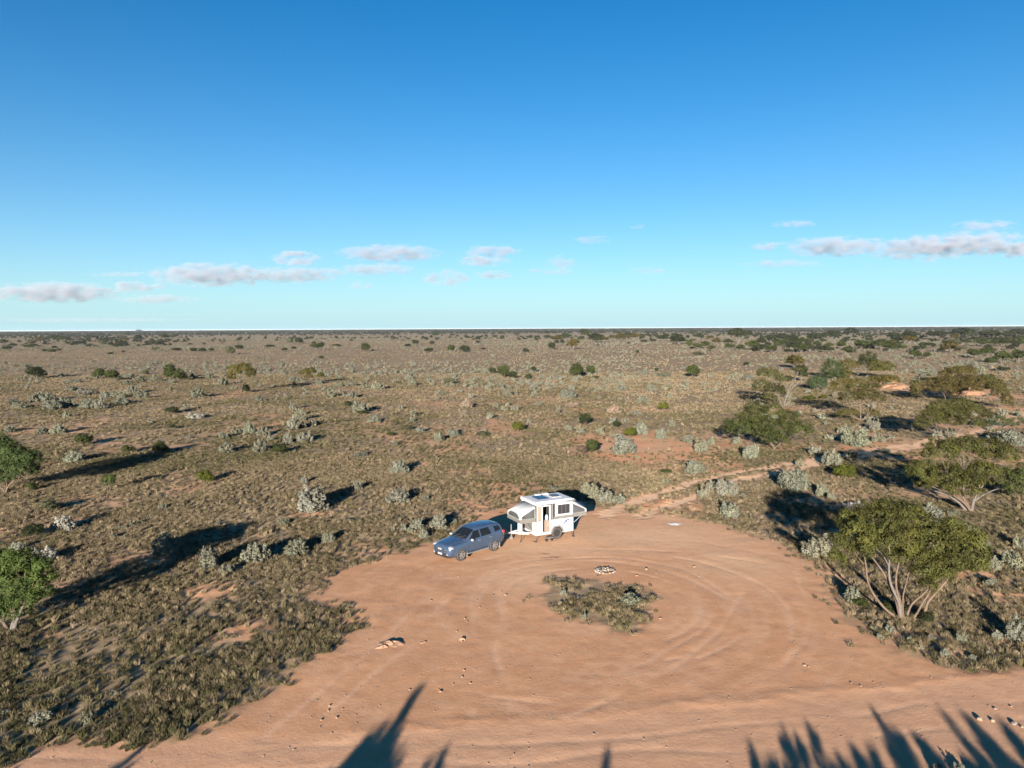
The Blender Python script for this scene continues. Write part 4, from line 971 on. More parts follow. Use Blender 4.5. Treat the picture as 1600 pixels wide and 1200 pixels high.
def side_patch(name, c4, mat, s=1, off=.007, n=8, parent=car):
    """quad corners in (x, z): bottom front, bottom rear, top rear, top front, laid on the body side"""
    bm = bmesh.new(); g = []
    for j in range(n + 1):
        row = []
        for i in range(n + 1):
            a, b = i / n, j / n
            bx = c4[0][0] * (1 - a) + c4[1][0] * a; bz = c4[0][1] * (1 - a) + c4[1][1] * a
            tx = c4[3][0] * (1 - a) + c4[2][0] * a; tz = c4[3][1] * (1 - a) + c4[2][1] * a
            x, z = bx * (1 - b) + tx * b, bz * (1 - b) + tz * b
            row.append(bm.verts.new((x, s * (side_y(x, z) + off), z)))
        g.append(row)
    for j in range(n):
        for i in range(n): bm.faces.new((g[j][i], g[j][i + 1], g[j + 1][i + 1], g[j + 1][i]))
    o = bm_obj(name, bm, mat, parent, smooth=True)
    md = o.modifiers.new('thick', 'SOLIDIFY'); md.thickness = .006; md.offset = 0
    return o
for s in (1, -1):
    side_patch('side_window', [(.70, 1.185), (-.20, 1.20), (-.20, 1.64), (.18, 1.62)], M_GLASS, s)
    side_patch('side_window', [(-.29, 1.20), (-1.20, 1.22), (-1.08, 1.645), (-.29, 1.655)], M_GLASS, s)
    side_patch('quarter_window', [(-1.52, 1.26), (-2.10, 1.33), (-2.02, 1.56), (-1.50, 1.62)], M_GLASS, s)
    for x0 in (.80, -.245, -1.25): side_patch('door_seam', [(x0 + .008, .42), (x0 - .008, .42), (x0 - .008, 1.16), (x0 + .008, 1.16)], M_BLACK, s, .002, 6)
    side_patch('sill_seam', [(1.0, .47), (-1.0, .47), (-1.0, .485), (1.0, .485)], M_BLACK, s, .002, 10)
    for x0 in (-.08, -1.08):
        y0 = side_y(x0, 1.03); bm = bmesh.new(); box(bm, x0 - .10, x0 + .10, s * (y0 - .005), s * (y0 + .035), 1.015, 1.055)
        bm_obj('door_handle', bm, M_ALLOY, car, bevel=.01)
    bm = bmesh.new(); bmesh.ops.create_uvsphere(bm, u_segments=14, v_segments=10, radius=1, matrix=Matrix.Translation((.62, s * 1.04, 1.20)) @ Matrix.Diagonal((.09, .13, .085, 1)))
    mir = bm_obj('wing_mirror', bm, M_LAMP, car, smooth=True)
    bm = bmesh.new(); box(bm, .57, .67, s * .86, s * .97, 1.15, 1.19); bm_obj('mirror_arm', bm, M_BLACK, mir)
    # lamps
    bm = bmesh.new(); bmesh.ops.create_uvsphere(bm, u_segments=16, v_segments=12, radius=1, matrix=Matrix.Translation((2.09, s * .70, .93)) @ Matrix.Rotation(s * -.65, 4, 'Z') @ Matrix.Diagonal((.20, .235, .105, 1)))
    bm_obj('headlight', bm, M_LAMP, car, smooth=True)
    bm = bmesh.new(); bmesh.ops.create_uvsphere(bm, u_segments=14, v_segments=10, radius=1, matrix=Matrix.Translation((-2.34, s * .76, 1.12)) @ Matrix.Rotation(s * .5, 4, 'Z') @ Matrix.Diagonal((.12, .14, .13, 1)))
    bm_obj('tail_light', bm, M_RED, car, smooth=True)
    bm = bmesh.new(); cyl(bm, (2.24, s * .62, .53), (2.36, s * .60, .53), .065, 16); bm_obj('fog_lamp', bm, M_LAMP, car)
    for ax in (1.425, -1.42):
        bm = bmesh.new(); m = 26         # dusty arch lip
        ring = []
        for k in range(m + 1):
            a = R(-18 + 216 * k / m); x, z = ax + .445 * math.cos(a), .40 + .445 * math.sin(a)
            y = max(side_y(x, max(.42, z)), .86)
            ring.append([bm.verts.new((ax + r_ * math.cos(a), s * yy, .40 + r_ * math.sin(a))) for r_, yy in ((.425, y - .06), (.428, y + .022), (.475, y + .026), (.50, y - .005))])
        for k in range(m):
            for j in range(3): bm.faces.new((ring[k][j], ring[k][j + 1], ring[k + 1][j + 1], ring[k + 1][j]))
        bm_obj('wheel_arch', bm, M_PAINT, car, smooth=True)
        bm = bmesh.new(); lathe(bm, [(-.12, .25), (-.125, .33), (-.10, .375), (-.05, .385), (.05, .385), (.10, .375), (.125, .33), (.118, .255), (.06, .245)], (0, 0, 0), 36)
        wh = empty('wheel'); wh.parent = car; wh.location = (ax, s * .815, .385)
        bm_obj('tyre', bm, M_DUST if ax > 9 else M_RUBBER, wh, smooth=True)
        bm = bmesh.new()
        lathe(bm, [(s * .05, .05), (s * .055, .235), (s * .105, .245), (s * .112, .262), (s * .09, .262)], (0, 0, 0), 32)
        bm_obj('rim', bm, M_DARK, wh)
        bm = bmesh.new()
        for k in range(6):
            M = Matrix.Rotation(k * math.pi / 3 + .2, 4, 'Y')
            v = box(bm, .03, .25, s * .075, s * .105, -.042, .042, M)
        cyl(bm, (0, s * .06, 0), (0, s * .118, 0), .065, 16)
        lathe(bm, [(s * .08, .232), (s * .114, .236), (s * .114, .262), (s * .08, .264)], (0, 0, 0), 32)
        bm_obj('spokes', bm, M_ALLOY, wh)
        bm = bmesh.new(); xx = ax - .47
        box(bm, xx - .02, xx, s * .70, s * .93, .13, .50); bm_obj('mud_flap', bm, M_DUST, car)
    bm = bmesh.new(); box(bm, -.92, .95, s * .80, s * .94, .33, .38); bm_obj('side_step', bm, M_STEEL, car, bevel=.015)
# windscreen, rear glass
def top_patch(name, x0, x1, w0, w1, mat, n=10, off=.008, parent=car):
    bm = bmesh.new(); g = []
    for j in range(n + 1):
        x = x0 + (x1 - x0) * j / n; w = w0 + (w1 - w0) * j / n
        g.append([bm.verts.new((x + off * .6, w * (2 * i / n - 1), top_z(x, w * (2 * i / n - 1)) + off)) for i in range(n + 1)])
    for j in range(n):
        for i in range(n): bm.faces.new((g[j][i], g[j][i + 1], g[j + 1][i + 1], g[j + 1][i]))
    o = bm_obj(name, bm, mat, parent, smooth=True)
    md = o.modifiers.new('thick', 'SOLIDIFY'); md.thickness = .006; md.offset = 0
    return o
top_patch('windscreen', .90, .14, .70, .60, M_GLASS)
top_patch('cowl', 1.0, .93, .68, .70, M_BLACK, 6)
for y in (-.28, .28):
    for k, x0 in enumerate((0,)):
        top_patch('roof_rib', -.2, -1.9, .01, .01, M_PAINT, 8, .012).location = (0, y, 0)
for y in (-.38, .1):
    bm = bmesh.new(); cyl(bm, (.98, y, top_z(.98, y) + .02), (.72, y + .42, top_z(.72, y + .42) + .03), .011, 6); bm_obj('wiper', bm, M_BLACK, car)
bm = bmesh.new(); poly_plate(bm, [(-2.335, -.52, 1.30), (-2.335, .52, 1.30), (-2.20, .50, 1.64), (-2.20, -.50, 1.64)], (-1, 0, .3), .05); bm_obj('rear_window', bm, M_GLASS, car)
# nose
def nose_x(y, z):
    best = 2.37
    for i, x in enumerate(CX[:40]):
        if side_y(x, z) >= abs(y): return x
    return CX[40]
def nose_patch(name, y0, y1, z0, z1, mat, off=.012, n=10, bow=0, taper=0):
    bm = bmesh.new(); g = []
    for j in range(n + 1):
        z = z0 + (z1 - z0) * j / n; row = []
        for i in range(n + 1):
            y = (y0 + (y1 - y0) * i / n) * (1 - taper * j / n)
            row.append(bm.verts.new((nose_x(y, z) + off, y, z + bow * (1 - (y / max(abs(y0), abs(y1))) ** 2))))
        g.append(row)
    for j in range(n):
        for i in range(n): bm.faces.new((g[j][i], g[j][i + 1], g[j + 1][i + 1], g[j + 1][i]))
    o = bm_obj(name, bm, mat, car, smooth=True)
    md = o.modifiers.new('thick', 'SOLIDIFY'); md.thickness = .03; md.offset = 0
    return o
gr = nose_patch('grille', -.50, .50, .70, .86, M_BLACK, .012)
nose_patch('bumper_intake', -.62, .62, .42, .60, M_BLACK, .014, taper=-.08)
bm = bmesh.new(); box(bm, 2.385, 2.40, -.50, .50, .785, .80); bm_obj('grille_bar', bm, M_ALLOY, gr)
fc = bpy.data.curves.new('lettering', 'FONT'); fc.body = 'ISUZU'; fc.size = .12; fc.extrude = .006; fc.align_x = 'CENTER'; fc.align_y = 'CENTER'; fc.offset = .004
fo = bpy.data.objects.new('lettering_src', fc); COL.objects.link(fo); bpy.context.view_layer.update()
fm = bpy.data.meshes.new_from_object(fo.evaluated_get(bpy.context.evaluated_depsgraph_get())); bpy.data.objects.remove(fo)
lt = link('lettering', fm, M_WHITE, gr); fm.materials.clear(); fm.materials.append(M_WHITE)
lt.matrix_local = Matrix.Translation((2.41, 0, .815)) @ Matrix(((0, 0, 1, 0), (1, 0, 0, 0), (0, 1, 0, 0), (0, 0, 0, 1)))
bm = bmesh.new(); box(bm, 2.40, 2.415, -.19, .19, .47, .58); bm_obj('number_plate', bm, M_WHITE, car)
bm = bmesh.new(); box(bm, 2.28, 2.36, -.6, .6, .33, .40); bm_obj('skid_plate', bm, M_BLACK, car, bevel=.02)
bm = bmesh.new(); box(bm, -2.2, 2.1, -.58, .58, .24, .40); bm_obj('chassis', bm, M_DARK, car)

# ---- camper trailer
TS = 1.12
tq = (at(841, 836, .47) - at(893, 827.5, .47)).normalized() * .5 + (at(841.2, 788, 2.6) - at(898.9, 781.6, 2.6)).normalized() * .5
tq.z = 0; tq.normalize()
tl = Vector((-tq.y, tq.x, 0))
tm = (at(841, 836, .47) + at(893, 827.5, .47)) / 2 - tl * 1.12
tz = ground_h(tm.x, tm.y)
tr = empty('camper_trailer', (tm.x, tm.y, tz), math.atan2(tq.y, tq.x))
tr.scale = (TS, TS, TS)
tag(tr, 'white pop-top camper trailer with bed ends folded out, standing by grass edge', 'camper trailer')
HB = 1.30                                           # half body length
def bx(name, x0, x1, y0, y1, z0, z1, mat, parent=tr, bevel=0.0):
    bm = bmesh.new(); box(bm, x0, x1, y0, y1, z0, z1); return bm_obj(name, bm, mat, parent, bevel=bevel)
DX0, DX1 = .37, .87                                 # door opening on the left side
# lower body: shell of panels so that the doorway is really open
bx('floor', -HB, HB, -.955, .955, .345, .50, M_WHITE)
bx('right_panel', -HB, HB, -1.0, -.96, .501, 1.22, M_WHITE)
bx('front_panel', HB - .04, HB, -.958, .958, .501, 1.22, M_GREYC)
bx('rear_panel', -HB, -HB + .04, -.958, .958, .501, 1.22, M_WHITE)
sp = bx('left_panel', -HB, DX0, .96, 1.0, .345, 1.22, M_WHITE)
bx('left_front_panel', DX1, HB, .96, 1.0, .345, 1.22, M_WHITE)
bx('front_corner', HB + .001, HB + .07, .55, 1.0, .36, 1.2, M_WHITE, tr, .02)
bx('sill_trim', -HB - .01, HB + .01, 1.001, 1.016, .335, .365, M_STEEL)
# wheels and guards
for s in (1, -1):
    bm = bmesh.new(); lathe(bm, [(-.1, .19), (-.1, .33), (-.08, .365), (.08, .365), (.1, .33), (.095, .20), (.05, .19)], (0, 0, 0), 32)
    wh = empty('wheel'); wh.parent = tr; wh.location = (-.12, s * .98, .36)
    bm_obj('tyre', bm, M_RUBBER, wh, smooth=True)
    bm = bmesh.new(); lathe(bm, [(s * .03, .06), (s * .05, .18), (s * .09, .20), (s * .06, .205)], (0, 0, 0), 24)
    for k in range(5):
        box(bm, .02, .17, s * .05, s * .075, -.03, .03, Matrix.Rotation(k * 1.2566, 4, 'Y'))
    bm_obj('rim', bm, M_BLACK, wh)
    bm = bmesh.new(); ring = []
    prof = [(-.60, .42), (-.48, .68), (-.32, .83), (.08, .83), (.24, .68), (.36, .42)]
    pin = [(-.53, .42), (-.43, .64), (-.29, .77), (.05, .77), (.19, .64), (.29, .42)]
    for (x, z), (x2, z2) in zip(prof, pin):
        ring.append([bm.verts.new((x, s * 1.001, z)), bm.verts.new((x, s * 1.09, z - .01)), bm.verts.new((x2, s * 1.09, z2)), bm.verts.new((x2, s * 1.001, z2))])
    for i in range(5):
        for j in range(4): bm.faces.new((ring[i][j], ring[i][(j + 1) % 4], ring[i + 1][(j + 1) % 4], ring[i + 1][j]))
    bm_obj('wheel_guard', bm, M_STEEL, tr)
    bm = bmesh.new(); poly_plate(bm, [(-.52, s * 1.002, .36), (-.43, s * 1.002, .63), (-.29, s * 1.002, .76), (.05, s * 1.002, .76), (.18, s * 1.002, .63), (.28, s * 1.002, .36)], (0, s, 0), .004)
    bm_obj('wheel_well', bm, M_DARK, tr)
# canvas walls
CZ0, CZ1 = 1.222, 2.20
bx('right_canvas', -HB, HB, -.96, -.93, CZ0, CZ1, M_CANVAS)
bx('wall_canvas', -HB, -1.08, .93, .96, CZ0 + .16, CZ1, M_CANVAS)
bx('wall_canvas', -.22, -.02, .93, .96, CZ0 + .16, CZ1, M_CANVAS)
bx('wall_canvas', -1.08, -.22, .93, .955, 2.08, CZ1, M_CANVAS)
bx('wall_canvas', -1.08, -.22, .93, .955, CZ0 + .16, 1.50, M_CANVAS)
bx('canvas_band', -HB, .06, .925, .965, CZ0, CZ0 + .158, M_GREYC)
win = bx('window_mesh', -1.075, -.225, .91, .93, 1.502, 2.078, M_BLACK)
for x in (-.79, -.51): bx('window_bar', x - .008, x + .008, .931, .938, 1.51, 2.07, M_GREYC, win)
bx('grey_flap', .10, .22, .925, .957, CZ0, CZ1, M_GREYC)
bx('beige_flap', .92, 1.18, .925, .957, CZ0 + .02, 2.12, M_BEIGE)
bx('wall_canvas', 1.18, HB, .925, .955, CZ0, CZ1, M_CANVAS)
bx('wall_canvas', .92, 1.18, .925, .95, 2.12, CZ1, M_CANVAS)
# door frame and what is seen inside
df = bx('door_frame', DX0 - .07, DX0, .90, 1.012, .44, 2.17, M_WHITE)
bx('frame_post', DX1, DX1 + .05, .90, 1.012, .44, 2.17, M_WHITE, df)
bx('frame_head', DX0 + .001, DX1 - .001, .90, 1.010, 2.10, 2.17, M_WHITE, df)
bx('inner_wall', -.6, 1.25, -.2, -.15, .51, 2.15, M_DARK)
bx('inner_wall', .95, .99, -.14, .90, .51, 2.15, M_DARK)
bx('cupboard', DX0 - .35, DX0 + .20, .45, .80, .501, 1.16, M_BEIGE)
cb = bx('door_lower_half', DX0 + .005, DX0 + .20, .93, .955, .56, 1.16, M_BEIGE)
for k, (x, z, w, h) in enumerate([(.43, .78, .09, .03), (.45, .72, .03, .05), (.48, .70, .09, .025), (.44, .84, .07, .025), (.50, .80, .025, .05)]):
    bx('red_print', x - .0, x + w * .7, .9555, .9575, z - .06, z - .06 + h, M_REDP, cb)
bm = bmesh.new(); bmesh.ops.create_uvsphere(bm, u_segments=12, v_segments=8, radius=1, matrix=Matrix.Translation((DX0 + .10, .78, 1.34)) @ Matrix.Diagonal((.10, .10, .20, 1))); bm_obj('cushion', bm, M_SKIN, tr, smooth=True)
bx('door_step', .30, .80, 1.06, 1.34, .20, .23, M_STEEL, tr, .006)
for x in (.36, .74): bx('step_leg', x - .015, x + .015, 1.1, 1.3, -.02, .199, M_BLACK)
# decals on the left side
bm = bmesh.new()
def stripe(x0, x1, z0, z1, h): poly_plate(bm, [(x0, 1.0015, z0), (x1, 1.0015, z1), (x1 - .06, 1.0015, z1 + h), (x0 - .04, 1.0015, z0 + h)], (0, 1, 0), .003)
stripe(-.70, -1.0, 1.02, 1.08, .075); stripe(-.58, -.82, .91, .97, .075); stripe(-.46, -.72, .82, .86, .05)
bm_obj('blue_swoosh', bm, M_BLUE, sp)
bm = bmesh.new(); stripe(.20, -.45, .76, .815, .03); stripe(.22, -.45, 1.0, 1.0, .05)
bm_obj('grey_swoosh', bm, M_GREYD, sp)
for x, z in ((-.95, .78), (-1.1, .7)): bx('hatch_catch', x - .02, x + .02, 1.0012, 1.012, z - .03, z + .03, M_BLACK, sp)
# roof
rf = bx('roof', -HB - .08, HB + .06, -1.0, 1.0, 2.22, 2.36, M_ROOF, tr, .04)
bx('roof_top', -HB + .05, HB - .12, -.85, .85, 2.361, 2.385, M_ROOF, rf, .008)
bx('solar_panel', .10, .78, -.55, .32, 2.402, 2.43, M_SOLAR, tr)
bx('panel_frame', .07, .81, -.58, .35, 2.386, 2.401, M_ALLOY, tr)
bm = bmesh.new(); bmesh.ops.create_uvsphere(bm, u_segments=20, v_segments=10, radius=1, matrix=Matrix.Translation((-.55, -.12, 2.42)) @ Matrix.Diagonal((.30, .36, .08, 1))); hd = bm_obj('roof_hatch', bm, M_TINT, tr, smooth=True)
bx('hatch_base', -.85, -.25, -.48, .24, 2.386, 2.42, M_WHITE, hd, .01)
bx('roof_vent', .05, .42, -.93, -.70, 2.388, 2.46, M_WHITE, tr, .02)
bx('roof_vent', -.50, -.12, -.93, -.72, 2.388, 2.46, M_WHITE, tr, .02)
bm = bmesh.new(); cyl(bm, (-HB - .10, 1.05, 2.29), (HB + .02, 1.05, 2.29), .055, 14); bm_obj('awning_roll', bm, M_WHITE, tr, smooth=True)
bm = bmesh.new(); cyl(bm, (HB + .02, -1.0, 2.40), (HB + .02, .8, 2.40), .02, 8)
for y in (-.95, -.4, .2, .75): cyl(bm, (HB + .02, y, 2.36), (HB + .02, y, 2.40), .018, 6)
bm_obj('roof_rail', bm, M_WHITE, tr)
# folded-out bed ends
def bed(sg):
    e0, e1, w = sg * HB, sg * (HB + 1.05), .86
    n = 'front' if sg > 0 else 'rear'
    o = bx('bed_base', min(e0, e1), max(e0, e1), -w, w, 1.23, 1.29, M_GREYC)
    bz, hz, rz = 1.291, 1.84, 2.215
    # sloping canvas top with rounded shoulders over the outer hoop
    bm = bmesh.new(); m = 14
    def hoop(t): # t -1..1 across
        return (w * math.copysign(abs(t) ** .85, t), hz - .26 * abs(t) ** 3.2)
    A = [bm.verts.new((e1, *hoop(-1 + 2 * k / m))) for k in range(m + 1)]
    B = [bm.verts.new((e0 + sg * .02, (w + .002) * (-1 + 2 * k / m), rz - .10 * abs(-1 + 2 * k / m) ** 4)) for k in range(m + 1)]
    Mid = [bm.verts.new(((A[k].co.x + B[k].co.x) / 2, (A[k].co.y + B[k].co.y) / 2, (A[k].co.z + B[k].co.z) / 2 - .025)) for k in range(m + 1)]
    for P, Q in ((A, Mid), (Mid, B)):
        for k in range(m): bm.faces.new((P[k], P[k + 1], Q[k + 1], Q[k]))
    c = bm_obj('bed_canvas_top', bm, M_CANVAS, tr, smooth=True)
    md = c.modifiers.new('thick', 'SOLIDIFY'); md.thickness = .012
    # outer end: canvas border with an arched mesh window
    bm = bmesh.new()
    out = [(e1, *hoop(-1 + 2 * k / m)) for k in range(m + 1)] + [(e1, w, bz), (e1, -w, bz)]
    poly_plate(bm, out, (-sg, 0, 0), .02); oe = bm_obj('bed_end_canvas', bm, M_CANVAS, tr)
    bm = bmesh.new()
    win = [(e1 + sg * .004, .84 * hoop(-1 + 2 * k / m)[0], bz + (hoop(-1 + 2 * k / m)[1] - bz) * .84) for k in range(m + 1)] + [(e1 + sg * .004, .72, bz + .14), (e1 + sg * .004, -.72, bz + .14)]
    poly_plate(bm, win, (sg, 0, 0), .004); bm_obj('mesh_window', bm, M_MESHW, oe)
    bx('skirt_band', e1 + (0 if sg > 0 else -.012), e1 + (.012 if sg > 0 else 0), -w, w, 1.20, 1.40, M_GREYC)
    for s in (1, -1):
        y = s * w
        zc = hz - .26
        side = [(e0, y, bz), (e1, y, bz), (e1, y, zc), (e0 + sg * .02, y + s * .002, rz - .10)]
        bm = bmesh.new(); poly_plate(bm, side, (0, -s, 0), .012); se = bm_obj('bed_side_canvas', bm, M_CANVAS, tr)
        sw = [(e0 + sg * .05, y + s * .006, bz + .14), (e1 - sg * .13, y + s * .004, bz + .14), (e1 - sg * .13, y + s * .004, zc + .02), (e0 + sg * .05, y + s * .006, rz - .19)]
        bm = bmesh.new(); poly_plate(bm, sw, (0, s, 0), .006); bm_obj('mesh_window', bm, M_MESHW, se)
        bx('skirt_band', min(e0 + sg * .001, e1), max(e0 + sg * .001, e1), min(y, y + s * .012), max(y, y + s * .012), 1.18, 1.42, M_GREYC)
        bm = bmesh.new(); cyl(bm, (sg * (HB + .02), s * .6, .55), (sg * (HB + .80), s * .75, 1.23), .016, 8); bm_obj('bed_strut', bm, M_STEEL, tr)
bed(1); bed(-1)
# drawbar, gas bottle, jockey wheel, stands
bm = bmesh.new()
for s in (1, -1): cyl(bm, (HB - .1, s * .62, .44), (HB + 1.25, s * .04, .47), .05, 10)
cyl(bm, (HB + 1.2, 0, .47), (HB + 1.62, 0, .47), .045, 10); cyl(bm, (HB + .45, -.36, .45), (HB + .45, .36, .45), .04, 8)
bm_obj('drawbar', bm, M_WHITE, tr, smooth=True)
bm = bmesh.new(); bmesh.ops.create_uvsphere(bm, u_segments=12, v_segments=8, radius=.085, matrix=Matrix.Translation((HB + 1.66, 0, .50))); cyl(bm, (HB + 1.5, 0, .52), (HB + 1.60, 0, .66), .03, 8); bm_obj('coupling', bm, M_STEEL, tr)
bm = bmesh.new(); cyl(bm, (HB + .62, .02, .50), (HB + .62, .02, .98), .155, 18); cyl(bm, (HB + .62, .02, .98), (HB + .62, .02, 1.08), .155, 18, .06); cyl(bm, (HB + .62, .02, 1.08), (HB + .62, .02, 1.16), .05, 10)
bm_obj('gas_bottle', bm, M_WHITE, tr, smooth=False)
bm = bmesh.new(); cyl(bm, (HB + 1.15, -.14, .12), (HB + 1.15, -.14, .95), .03, 10); cyl(bm, (HB + 1.15, -.18, .10), (HB + 1.15, -.10, .10), .10, 16); bm_obj('jockey_wheel', bm, M_STEEL, tr)
bm = bmesh.new(); cyl(bm, (HB + .30, .62, .46), (HB + .90, .30, .46), .075, 10); bm_obj('pole_carrier', bm, M_WHITE, tr)
for x, y, dx in ((HB - .1, .9, .16), (HB - .1, -.9, .16), (-HB + .15, .9, -.16), (-HB + .15, -.9, -.16)):
    bm = bmesh.new(); cyl(bm, (x, y, .44), (x + dx, y + (.1 if y > 0 else -.1), .0), .022, 8); box(bm, x + dx - .09, x + dx + .09, y - .02, y + .2 if y > 0 else y + .1, -.02, .01); bm_obj('stabiliser_leg', bm, M_BLACK, tr)
bm = bmesh.new(); cyl(bm, (HB + .95, .72, .0), (HB + .62, .30, .46), .02, 8); bm_obj('prop_leg', bm, M_BLACK, tr)
bm = bmesh.new(); cyl(bm, (HB + .02, 1.03, .42), (HB + .02, 1.03, 2.2), .012, 6); bm_obj('awning_pole', bm, M_BLACK, tr)
bm = bmesh.new(); cyl(bm, (-.12, -.95, .33), (-.12, .95, .33), .035, 8); bm_obj('axle', bm, M_BLACK, tr)
# ------------------------------------------------------------------ stones, clods, litter
def rock_mesh(seed, flat=.6, sub=2):
    bm = bmesh.new(); bmesh.ops.create_icosphere(bm, subdivisions=sub, radius=.5)
    rng = random.Random(seed); ph = [Vector((rng.gauss(0, 1), rng.gauss(0, 1), rng.gauss(0, 1))).normalized() for _ in range(7)]; cutd = [rng.uniform(.28, .42) for _ in range(7)]
    for v in bm.verts:
        for n_, c in zip(ph, cutd):
            d = v.co.dot(n_)
            if d > c: v.co -= n_ * (d - c)
        v.co.z *= flat
    me = bpy.data.meshes.new('stone'); bm.to_mesh(me); bm.free(); return me
ROCKS = [rock_mesh(i, .5 + .08 * (i % 4)) for i in range(7)]
M_ROCKS = [plain('pale_stone', (.21, .145, .10), .9, vary=.25, scale=8, bump=.4), plain('grey_stone', (.15, .13, .11), .9, vary=.25, scale=8, bump=.4), plain('white_quartz', (.25, .23, .22), .8, vary=.15, scale=8, bump=.3),
           plain('orange_clod', (.24, .14, .085), .95, vary=.2, scale=9, bump=.6), plain('charred_stone', (.03, .028, .027), .95, vary=.3)]
for k, me in enumerate(ROCKS): me.materials.append(M_ROCKS[0])
def rock(u, v, w, mat=0, hf=1.0, name='stone', parent=None, label=None, group=None, cat='stone'):
    p = at(u, v); s = depth(p) / FOC
    o = link(name, ROCKS[random.randrange(7)], None)
    o.material_slots[0].link = 'OBJECT'; o.material_slots[0].material = M_ROCKS[mat]
    W_ = w * s; W_ *= .56; o.scale = (W_, W_ * random.uniform(.7, 1), W_ * hf); o.rotation_euler = (0, 0, random.uniform(0, 6.28))
    p.z = ground_h(p.x, p.y) + W_ * hf * .16; o.location = p
    tag(o, label, cat, group); return o
STONES = [(702, 963, 5), (726, 967, 7), (730, 972, 7), (714, 987, 6), (722, 1003, 9), (658, 1004, 5), (735, 1030, 4), (714, 1036, 4), (725, 1048, 7), (722, 1058, 8), (708, 1069, 6), (735, 1068, 8), (688, 1081, 12), (640, 1078, 7), (638, 1096, 4), (588, 1074, 4), (563, 1072, 3),
          (515, 1103, 8), (513, 1110, 9), (502, 1125, 9), (500, 1136, 6), (526, 1122, 9), (535, 1108, 6), (556, 1118, 5), (518, 1146, 6), (495, 1094, 5), (557, 1131, 5), (459, 1171, 6), (828, 1061, 5), (946, 1096, 4), (966, 1072, 4), (803, 1178, 5), (763, 1193, 6), (826, 1170, 5), (975, 1147, 4), (1006, 1155, 6),
          (1050, 1058, 6), (1103, 1047, 4), (1139, 1090, 6), (1177, 1092, 4), (1175, 1149, 5), (1150, 1140, 5), (1257, 1040, 9), (1263, 1042, 6), (1259, 1050, 5), (1330, 1068, 8), (1345, 1073, 7), (1365, 1066, 6), (1378, 1067, 4), (1361, 1059, 4), (1378, 1048, 3), (1236, 1076, 5), (1317, 1030, 3),
          (1530, 1125, 20), (1551, 1127, 15), (1585, 1132, 18), (1574, 1139, 8), (1597, 1137, 10), (1555, 1108, 10), (1580, 1104, 8), (1545, 1103, 6), (1505, 1083, 4), (1443, 1082, 4), (1400, 1145, 5), (1302, 1146, 4),
          (1007, 933, 6), (1030, 927, 5), (1032, 967, 8), (1020, 985, 4), (1085, 886, 9), (1092, 900, 7), (1010, 890, 12), (995, 900, 8), (1025, 896, 8), (1060, 895, 6), (770, 930, 6), (783, 925, 6), (790, 930, 8), (745, 938, 6), (750, 950, 6), (673, 938, 7), (716, 901, 5), (690, 898, 5),
          (755, 828, 4), (766, 827, 4), (700, 842, 4), (560, 873, 4), (604, 872, 5)]
LOOSE = []
for k, (u, v, w) in enumerate(STONES):
    big = w >= 12
    st_ = rock(u, v, w, 1 if (k * 7) % 5 == 0 else (0 if (k * 3) % 4 else 3), .9, label={(1530, 1125): 'flat grey stone beside tall shadows, leftmost of a row at lower right', (1551, 1127): 'middle-sized stone, second in the row at lower right', (1585, 1132): 'largest blocky stone of the row at lower right',
         (688, 1081): 'flat stone left of the tall tree shadow on the dirt', (1257, 1040): 'pale stone lying alone right of the wheel circles', (1010, 890): 'flat pale stone right of the fire ring'}.get((u, v)), group=None)
    if not st_.get('label'): LOOSE.append((u, v, st_))
for zone, lab in ((lambda u, v: u < 600, 'near the left edge of the clearing'), (lambda u, v: 600 <= u < 700, 'left of the stone scatter in mid clearing'), (lambda u, v: 700 <= u < 840, 'in the scatter left of the grass island'), (lambda u, v: 840 <= u < 1180 and v > 1000, 'between the island and the road'), (lambda u, v: 840 <= u < 1180 and v <= 1000, 'around the grass island'), (lambda u, v: u >= 1180 and v < 1095, 'right of the wheel circles'), (lambda u, v: u >= 1180 and v >= 1095, 'on the road among the lower right shadows')):
    for k, (u, v, o_) in enumerate(sorted([q for q in LOOSE if zone(q[0], q[1])], key=lambda q: q[0])):
        o_['label'] = 'small stone, %s from the left among those %s' % (ORD[k], lab)
rock(467, 1037, 11, 2, 1.0, label='white rock at the tip of the grass by the clearing', cat='rock')
rock(480, 884, 13, 3, 1.1, label='tan block lying at the grass edge left of the car', cat='block')
rock(975, 768, 13, 1, 1.3, 'tree_stump', label='grey weathered stump beside the silver bushes behind the trailer', cat='stump')
for k, (u, v, w) in enumerate([(525, 874, 9), (534, 872, 8), (541, 876, 8)]): rock(u, v, w, 2, .7, label=('left', 'middle', 'right')[k] + ' white piece of the litter at the grass edge', cat='stone', group='white pieces at the grass edge')
for k, (u, v, w) in enumerate([(898, 932, 9), (904, 934, 7), (881, 937, 6), (893, 938, 6)]): rock(u, v, w, 2, .8, label=('largest white quartz rock in the grass island', 'white rock touching the largest one in the island', 'small white rock, leftmost in the island', 'small white rock in front of the others in the island')[k], cat='rock', group='white rocks in the island')
for k, (u, v, w) in enumerate([(1414, 969, 8), (1418, 966, 6), (1410, 971, 6)]): rock(u, v, w, 2, .8, label='white rock at the foot of the big mallee, ' + ('largest', 'rear', 'front')[k], cat='rock', group='white rocks under the mallee')
for k, (u, v) in enumerate(sorted(((93, 888), (100, 886), (88, 893), (184, 872), (170, 874), (150, 880), (135, 905), (147, 900), (122, 872), (126, 810), (150, 952), (135, 953), (128, 977), (150, 982), (98, 960), (52, 995), (338, 1000), (345, 1003), (360, 982), (365, 988), (375, 995), (303, 908), (310, 910)))):
    rock(u, v, random.uniform(4, 6), 2 if random.random() < .5 else 0, .8, label='pale stone in the left grass, %s from the left border' % ORD[k], group=None)
